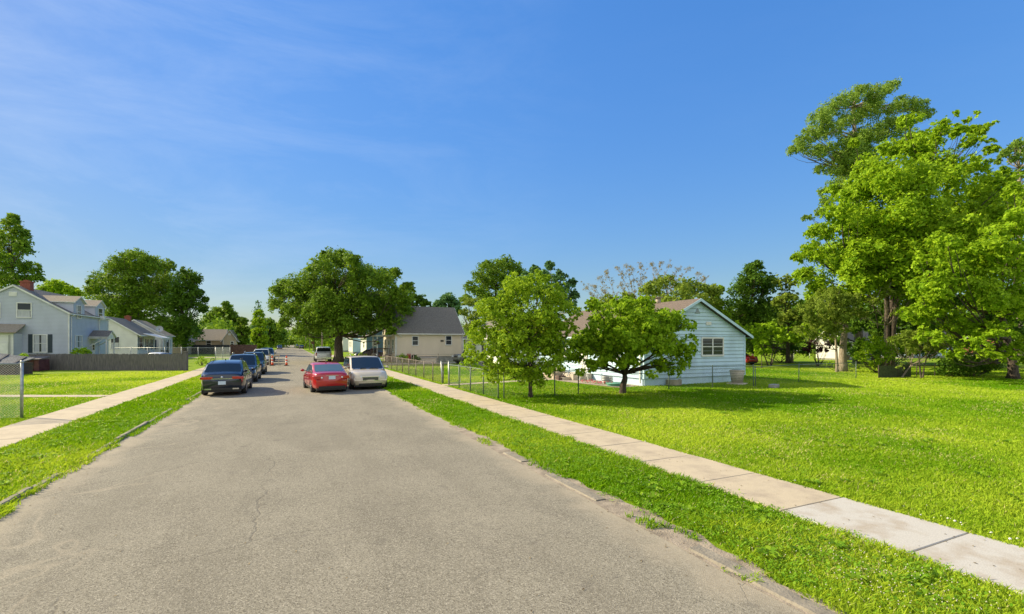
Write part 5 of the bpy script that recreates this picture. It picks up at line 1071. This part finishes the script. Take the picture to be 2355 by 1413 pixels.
suv('black suv facing the camera directly behind the nearest navy suv', -2.72, 36.0, math.pi-R(1), (.012, .016, .024), H=1.74, rails=True, group=GP)
suv('dark green grey suv third in the row at the left kerb', -2.62, 44.0, math.pi, (.018, .026, .026), H=1.72, rails=True, group=GP)
suv('white suv facing the camera behind the row of dark cars', -2.85, 61.8, math.pi, (.74, .74, .72), 1, metal=0, H=1.74, grille='big', group=GP, rails=True)
suv('blue grey suv parked just behind the white suv', -2.65, 70.5, math.pi, (.05, .085, .12), H=1.76, group=GP)
CARD = dict(deck=[(-2.25, .90), (-2.1, 1.0), (-1.5, 1.04), (-1.1, .99), (.7, .93), (1.3, .88), (1.9, .80), (2.25, .66)], roofp=[(-1.55, 1.0), (-.78, 1.40), (.25, 1.44), (1.10, .92)])
def sedan(name, label, x, y, rz, col, **k):
    return car(name, label, 'car', (x, y), rz, L=4.5, W=1.74, H=1.46, colr=col, belt=.95, wr=.31, clr=.19, wb=(-1.30, 1.32), tail='sedan', win=[(.0, .42), (.46, 1.)], **CARD, **k)
sedan('parked_car', 'silver car at the far end of the left parked row by the cones', -2.7, 77.5, math.pi, (.42, .44, .46), group=GP)
sedan('parked_car', 'white car parked far up the street on the left side', -2.4, 262, math.pi, (.7, .7, .7), metal=0, group=GP)
sedan('parked_car', 'dark car parked far up on the left where the street narrows', -3.0, 188, math.pi, (.04, .04, .05), group=GP)
GR = 'cars parked far along the right kerb'
sedan('parked_car', 'small dark blue car far up the street on the right kerb', 4.3, 196, 0, (.01, .02, .05), group=GR)
suv('grey green suv far up the right kerb just beyond the dark blue car', 3.4, 214, 0, (.12, .15, .14), group=GR)
sedan('parked_car', 'pale blue car furthest up the right kerb', 3.2, 262, 0, (.3, .4, .5), group=GR)
sedan('red_car', 'faded red sedan with light roof and trunk driving away in the street', 1.72, 27.5, R(5.5), (.42, .008, .006), metal=0, tint=pmat('car_glass_light', (.10, .15, .16), .05, 0, .9, .6))
car('minivan', 'pale gold minivan facing the camera beside the red sedan', 'minivan', (3.93, 28.75), math.pi, L=5.1, W=1.98, H=1.75, colr=(.64, .55, .40), metal=.1, belt=1.06, clr=.20, wb=(-1.5, 1.58), tail='van', grille='big',
    deck=[(-2.55, 1.0), (-2.4, 1.10), (-1, 1.08), (.9, 1.06), (1.4, 1.04), (2.2, .93), (2.55, .72)], roofp=[(-2.42, 1.05), (-2.05, 1.68), (.35, 1.70), (1.52, 1.03)], win=[(.0, .27), (.30, .62), (.65, 1.)], rails=True, wtr=.82)
car('pickup_truck', 'white pickup truck with dark covered rear window seen from behind by the big tree', 'pickup truck', (4.02, 68.0), 0, L=5.3, W=2.0, H=1.92, colr=(.66, .70, .72), metal=0, belt=1.22, clr=.32, wr=.39, wb=(-1.55, 1.75), tail='truck', grille='big',
    deck=[(-2.65, 1.20), (-1, 1.22), (1.2, 1.20), (1.6, 1.16), (2.4, 1.10), (2.65, .98)], roofp=[(-2.60, 1.18), (-2.36, 1.86), (.35, 1.88), (1.25, 1.18)], win=[(.0, .36), (.39, .66), (.69, 1.)], wtr=.80)
sedan('parked_car', 'black car parked on the driveway beside the brown porch steps', 11.9, 80.0, R(70), (.008, .012, .022))
p = deep(1066, VH, 57); car('offroad_car', 'grey boxy off-road car half hidden by leaves at the right end of the cream house', 'off-road car', (p.x+.9, p.y), R(105), L=4.2, W=1.85, H=1.8, colr=(.22, .22, .20), metal=.2, belt=1.12, clr=.32, wr=.40, wb=(-1.25, 1.3), tail='truck', grille='big',
    deck=[(-2.1, 1.1), (.5, 1.12), (.9, 1.12), (1.9, 1.08), (2.1, .98)], roofp=[(-2.05, 1.1), (-1.9, 1.76), (.3, 1.76), (.75, 1.1)], wtr=.84)
p = deep(1694, VH, 55); suv('bright red suv parked behind the right corner of the pale blue house', p.x, p.y, R(65+90+18), (.45, .012, .02), H=1.75)
p = deep(362, VH, 50); sedan('parked_car', 'white car with only its roof showing over the picket fence', p.x, p.y, R(60), (.72, .74, .76), metal=0)
# ================================================================== STREET AND YARD THINGS
ORG = pmat('safety_orange', (.75, .09, .02), .5); REFL = pmat('reflective_white', (.75, .75, .72), .4)
def cone(x, y, lb):
    r = empty('channelizer_cone', (x, y, .015), 0, lb, 'traffic cone', 'orange traffic markers'); g = MB(); g.box(-.25, -.25, 0, .25, .25, .06, BLACK); g.build('base', r)
    g = MB(); R0 = lambda z: .13-.06*z/1.05; zs = [.06, .35, .36, .50, .51, .66, .67, .81, .82, 1.0, 1.06]; mt_ = [ORG, ORG, REFL, REFL, ORG, ORG, REFL, REFL, ORG, ORG]
    for i in range(len(zs)-1): g.tube([(0, 0, zs[i]), (0, 0, zs[i+1])], [R0(zs[i]), R0(zs[i+1])], 14, mt_[i])
    g.build('cone_body', r); g = MB(); g.tube([(-.05, 0, 1.04), (-.05, 0, 1.16), (.05, 0, 1.16), (.05, 0, 1.04)], .014, 6, ORG); g.build('handle', r)
cone(-.24, 56.3, 'orange and white traffic marker standing alone nearer the middle of the street'); cone(-1.62, 57.2, 'orange and white traffic marker next to the wooden barrier frame')
r = empty('barrier_frame', (-1.9, 57.0, .015), 0, 'pale wooden barrier frame beside the parked white suv', 'barrier'); WD = noisy('pale_lumber', (.52, .43, .28), (.42, .34, .22), 4, .8)
for y in (0, .0): pass
for x, y in ((0, 0), (.9, .5)): g = MB(); g.beam((x, y-.25, 0), (x, y, 1.05), .06, .05, WD); g.beam((x, y+.25, 0), (x, y+.005, 1.04), .06, .05, WD); g.build('leg', r)
g = MB(); g.beam((-.1, -.06, 1.1), (1.0, .55, 1.1), .04, .14, WD); g.build('crossbar', r)
def pole(name, label, x, y, h, r0, mat, cat, arm=False):
    r = empty(name, (x, y, 0), 0, label, cat); g = MB(); g.tube([(0,0,-.2), (.02, 0, h*.5), (.0, 0, h)], [r0, r0*.85, r0*.7], 10, mat); g.build('pole_shaft', r)
    if arm:
        g = MB(); g.beam((-1.1, 0, h-.6), (1.1, 0, h-.6), .09, .12, mat); g.build('crossarm', r)
        for k in (-1, -.45, .45, 1): g = MB(); g.cyl((k, 0, h-.46), (0,0,1), .04, .16, 8, REFL); g.build('insulator', r)
    return r
PW = noisy('pole_wood', (.24, .20, .155), (.34, .29, .23), 5, .9, .4, 20, (6, 6, .6))
pole('utility_pole', 'pale wooden pole showing below the big street tree crown', 5.6, 96, 8.5, .16, PW, 'utility pole', True)
pole('utility_pole', 'thin far utility pole leaning left of the other far pole', 6.0, 165, 9, .15, PW, 'utility pole', True)
pole('utility_pole', 'far utility pole at the right side of the street end', 5.7, 196, 9, .15, PW, 'utility pole', True)
r = pole('street_sign', 'far dark street sign on a thin post right of the far poles', 6.2, 150, 2.6, .035, GALV, 'sign'); g = MB(); g.box(-.4, -.03, 2.0, .4, -.0, 2.8, pmat('sign_maroon', (.12, .03, .03), .5)); g.build('sign_face', r)
p = at(72, 853); r = empty('storage_bin', (p.x-1.3, p.y-.7, 0), R(-22), 'dark red brown storage box with pale flat lid beside the picket fence', 'storage box'); RB = noisy('maroon_board', (.075, .022, .028), (.12, .04, .045), 3, .7, .2)
g = MB(); g.box(0, 0, .05, 2.6, 1.0, 1.02, RB)
for k in range(1, 6): g.box(k*.43, -.012, .06, k*.43+.03, .0-.001, 1.0, BLACK)
g.build('box_body', r); g = MB(); g.add([(-.06, -.08, 1.03), (2.66, -.08, 1.03), (2.66, 1.06, 1.22), (-.06, 1.06, 1.22), (-.06, -.08, 1.08), (2.66, -.08, 1.08), (2.66, 1.06, 1.27), (-.06, 1.06, 1.27)], [(3,2,1,0),(4,5,6,7),(0,1,5,4),(1,2,6,5),(2,3,7,6),(3,0,4,7)], WOODG); g.build('lid', r)
p = at(10, 862); r = empty('lean_to_shed', (p.x-1.9, p.y-.6, 0), R(-20), 'dark lean-to shed with speckled sloping roof and thick dark bars', 'shed'); SH = noisy('speckled_roofing', (.04, .045, .055), (.30, .33, .36), 26, .9, .3, lo=.45, hi=.7)
g = MB(); g.box(0, 0, 0, 3.4, 1.5, .95, noisy('dark_brick_wall', (.10, .06, .05), (.05, .045, .05), 8, .9, .4)); g.build('shed_wall', r)
g = MB(); g.add([(-.1, -.15, .96), (3.5, -.15, .80), (3.5, 1.6, 1.25), (-.1, 1.6, 1.75), (-.1, -.15, 1.02), (3.5, -.15, .86), (3.5, 1.6, 1.31), (-.1, 1.6, 1.81)], [(3,2,1,0),(4,5,6,7),(0,1,5,4),(1,2,6,5),(2,3,7,6),(3,0,4,7)], SH); g.build('shed_roof', r)
for x in (.5, 1.8, 3.1): g = MB(); g.beam((x+.3, -.2, .99-x*.045), (x-.3, 1.62, 1.80-x*.14), .16, .12, DKW); g.build('roof_bar', r)
# AC unit, window wells, blocks at the pale blue house
p = at(1700, 884); r = empty('air_conditioner', (p.x-.3, p.y-.1, 0), R(8), 'tan round cornered air conditioner unit at the right corner of the pale blue house', 'air conditioner'); TAN = noisy('ac_tan', (.55, .50, .41), (.46, .41, .33), 4, .6, .1)
g = MB(); g.box(-.45, -.4, -.02, .45, .4, .10, CONC); g.build('pad', r); g = MB(); g.tube([(0,0,.11), (0,0,.82)], [.31, .42], 22, TAN, smooth=True)
for k in range(6): g.tube([(0,0,.18+k*.095), (0,0,.197+k*.095)], .326+k*.0148, 22, BLACK)
g.build('casing', r); g = MB(); g.tube([(0,0,.82), (0,0,.88)], [.44, .40], 22, TAN); g.cyl((0,0,.885), (0,0,1), .3, .01, 20, BLACK); g.build('top_grille', r)
CORR = noisy('corrugated_well', (.48, .42, .31), (.38, .33, .25), 4, .6, .1, metal=.3)
def well(x, y, lb, m=CORR, full=False, h=.34, rad=.5):
    r = empty('window_well', (x, y, 0), 0, lb, 'window well'); g = MB(); a0, a1 = (0, 2*math.pi) if full else (math.pi, 2*math.pi)
    for k in range(5):
        z = .03+k*h/5; P = [(rad*math.cos(a0+(a1-a0)*i/16), rad*math.sin(a0+(a1-a0)*i/16), z+.025) for i in range(17)]; g.tube(P, .036, 6, m)
    g.build('corrugated_ring', r)
well(wx(1555, 21.3), 21.6, 'corrugated tan half ring window well under the pale blue gable wall')
well(17.6, 24.0, 'grey ribbed ring by the tree trunk along the white street wall', GALV, True, .5, .34)
r = empty('concrete_block', at(1780, 893), R(15), 'rough grey concrete block lying on the lawn right of the air conditioner', 'block'); g = MB(); g.box(-.3, -.18, 0, .3, .18, .22, FOUND); g.build('block_body', r, .03)
# gravel bed things
p = (17.3, 27.3); r = empty('bicycle', (*p, 0), R(70), 'small childs bicycle in green and blue leaning by the stoop', 'bicycle')
for y in (-.42, .42):
    g = MB(); g.tube([(0, y+.26*math.cos(a), .28+.26*math.sin(a)) for a in np.linspace(0, 2*math.pi, 21)], .022, 6, RUBBER)
    for k in range(6): a = k*math.pi/3; g.tube([(0, y, .28), (0, y+.25*math.cos(a), .28+.25*math.sin(a))], .004, 4, CHROME)
    g.build('wheel', r)
GB = paint('bike_green', (.10, .45, .05), 0); BB = paint('bike_blue', (.05, .25, .55), 0)
g = MB(); g.tube([(0, -.42, .28), (0, -.18, .62), (0, .30, .66), (0, -.05, .28), (0, -.42, .28)], .02, 6, GB); g.tube([(0, .42, .28), (0, .30, .66), (0, .26, .85)], .018, 6, BB); g.tube([(0, -.05, .28), (0, -.2, .7)], .018, 6, GB); g.build('frame', r)
g = MB(); g.box(-.06, -.3, .69, .06, -.08, .74, BLACK); g.build('saddle', r, .02); g = MB(); g.tube([(-.24, .2, .88), (0, .27, .85), (.24, .2, .88)], .014, 6, BLACK); g.build('handlebar', r)
r = empty('stepladder', (17.5, 26.4, 0), R(60), 'white folding stepladder standing open beside the bicycle', 'stepladder')
for s in (-1, 1): g = MB(); g.beam((s*.22, -.3, 0), (s*.15, 0, 1.25), .05, .03, REFL); g.build('leg', r); g = MB(); g.beam((s*.22, .3, 0), (s*.15, .03, 1.24), .04, .03, REFL); g.build('leg', r)
for k in range(3): g = MB(); z = .3+.3*k; g.box(-.2, -.3+.3*z/1.25-.05, z, .2, -.3+.3*z/1.25+.08, z+.03, REFL); g.build('step', r)
r = empty('covered_bench', (17.0, 29.4, 0), R(80), 'bulky tan tarp covered garden thing by the white street wall', 'covered furniture'); g = MB(); TP = noisy('tan_tarp', (.40, .33, .24), (.28, .23, .16), 2, .9, .9, 5, bdist=.06)
v = []; 
for x, z, yy in ((-1.1, 0, .5), (-1.08, .55, .46), (-.8, .72, .40), (0, .76, .42), (.8, .70, .40), (1.08, .5, .45), (1.1, 0, .5)): v += [(x, -yy, z*.0), (x, -yy*.95, z*.9), (x, 0, z), (x, yy*.95, z*.9), (x, yy, 0)]
g.add(v, [(i*5+k, i*5+k+1, (i+1)*5+k+1, (i+1)*5+k) for i in range(6) for k in range(4)], TP, True); g.build('tarp_cover', r)
r = empty('garden_crate', (16.6, 28.0, 0), R(75), 'low dark wooden crate in front of the tarp covered thing', 'crate'); g = MB(); g.box(-.7, -.25, 0, .7, .25, .08, BRN)
for z in (.1, .22): g.box(-.7, -.25, z, .7, -.22, z+.09, BRN); g.box(-.7, .22, z, .7, .25, z+.09, BRN); g.box(-.7, -.22, z, -.67, .22, z+.09, BRN); g.box(.67, -.22, z, .7, .22, z+.09, BRN)
g.build('crate_slats', r)
r = empty('paddling_pool', (17.2, 22.6, 0), 0, 'small shallow green plastic basin on the ground behind the forked trunk', 'basin'); g = MB(); GP_ = pmat('pool_green', (.10, .32, .24), .5); g.tube([(0,0,0), (0,0,.16)], [.5, .56], 20, GP_); g.tube([(.56*math.cos(a), .56*math.sin(a), .16) for a in np.linspace(0, 2*math.pi, 21)], .03, 6, GP_); g.build('basin_body', r)
def flowers(label, pts, col, n, z=.3, sp=.25):
    g = MB(); fm = pmat('petal_%d' % int(col[0]*100), col, .6); V = []; F = []; b = Vector((*pts[0], 0))
    for _ in range(n):
        x, y = random.choice(pts); P = Vector((x+random.gauss(0, sp), y+random.gauss(0, sp), random.uniform(.08, z)))-b; s = .035*random.uniform(.7, 1.3)
        for _k in range(2):
            a = Vector([random.uniform(-1, 1) for _ in range(3)]).normalized()*s; c = a.orthogonal().normalized()*s; k = len(V); V += [P-a, P-c, P+a, P+c]; F.append((k, k+1, k+2, k+3))
    r = empty('flower_bed', b, 0, label, 'flowers'); npmesh('petals', np.array([tuple(v) for v in V]), np.array(F), fm, None, r)
    g = MB()
    for _ in range(n//3):
        x, y = random.choice(pts); P = Vector((x+random.gauss(0, sp), y+random.gauss(0, sp), 0))-b; q = P+Vector((random.gauss(0, .05), random.gauss(0, .05), random.uniform(.1, z))); g.tube([P, q], .006, 3, GB)
    g.build('stems', r)
flowers('pink red flowers low in the gravel bed along the white street wall', [(16.9, 25.2), (16.9, 24.2), (17.2, 23.6)], (.62, .10, .13), 150, .2)
flowers('red flowers at the foot of the brown porch steps', [(9.3, 59.4), (9.9, 59.0), (9.0, 60.2)], (.60, .03, .08), 120, 1.0, .3)
r = empty('hanging_basket', (10.1, 61.2, 2.4), 0, 'flower basket hanging under the white porch roof of the cream house', 'flower basket'); g = MB(); g.ball((0, 0, 0), .2, .2, .15, BRN, 6); g.tube([(0,0,.1), (0,0,.84)], .01, 4, BLACK); g.build('basket', r)
leafcloud('foliage', [(Vector((10.1, 61.2, 2.5)), .3)], LF['lime'], .08, 2, r, .12, 10, .4, (10.1, 61.2, 2.4))
# red lawn chair, grill and low patio by the cream house wall
p = at(942, 832); r = empty('lawn_chair', (wx(943, 57.2), 57.2, 0), R(200), 'red metal lawn chair standing against the cream house wall', 'chair'); RM = paint('chair_red', (.42, .05, .05), 0)
g = MB(); g.box(-.27, -.25, .42, .27, .25, .46, RM); g.build('seat', r, .01); g = MB(); g.box(-.27, -.29, .46, .27, -.25, 1.15, RM); g.build('backrest', r, .01)
for s in (-1, 1):
    for y in (-.25, .25): g = MB(); g.tube([(s*.27, y, 0), (s*.27, y, .64 if y > 0 else .44)], .015, 6, RM); g.build('leg', r)
    g = MB(); g.box(s*.27-.03, -.25, .64, s*.27+.03, .28, .67, RM); g.build('armrest', r)
r = empty('grill', (wx(952, 57.0), 57.0, 0), R(180), 'black barbecue grill right of the red lawn chair', 'grill'); g = MB(); g.ball((0, 0, .85), .3, .3, .24, BLACK, 7); g.build('bowl', r)
for a in (0, 2.1, 4.2): g = MB(); g.tube([(.15*math.cos(a), .15*math.sin(a), .7), (.3*math.cos(a), .3*math.sin(a), 0)], .014, 5, BLACK); g.build('leg', r)
r = empty('patio_slab', (wx(958, 58), 57.3, 0), 0, 'low tan patio platform under the cream house wall', 'patio'); g = MB(); g.box(0, 0, 0, 2.3, 1.65, .55, S_CREAM); g.box(-.06, -.06, .553, 2.36, 1.65, .62, CONC); g.build('platform', r)
# swing frame in the back yard, posts
p = at(1826, 826); q = at(1862, 826); r = empty('swing_frame', p, math.atan2(q.y-p.y, q.x-p.x), 'white metal frame like a small goal on the far back lawn', 'frame'); ln = (q-p).length
for x in (0, ln): g = MB(); g.tube([(x, 0, 0), (x, 0, 1.2)], .035, 7, REFL); g.build('post', r)
g = MB(); g.tube([(-.05, 0, 1.22), (ln+.05, 0, 1.22)], .04, 7, REFL); g.build('crossbar', r)
r = empty('garden_post', at(1821, 835), 0, 'short thick wooden post beside the white frame', 'post'); g = MB(); g.tube([(0,0,-.1), (.02,0,1.1)], [.2,.17], 9, BARKP); g.build('post_shaft', r)
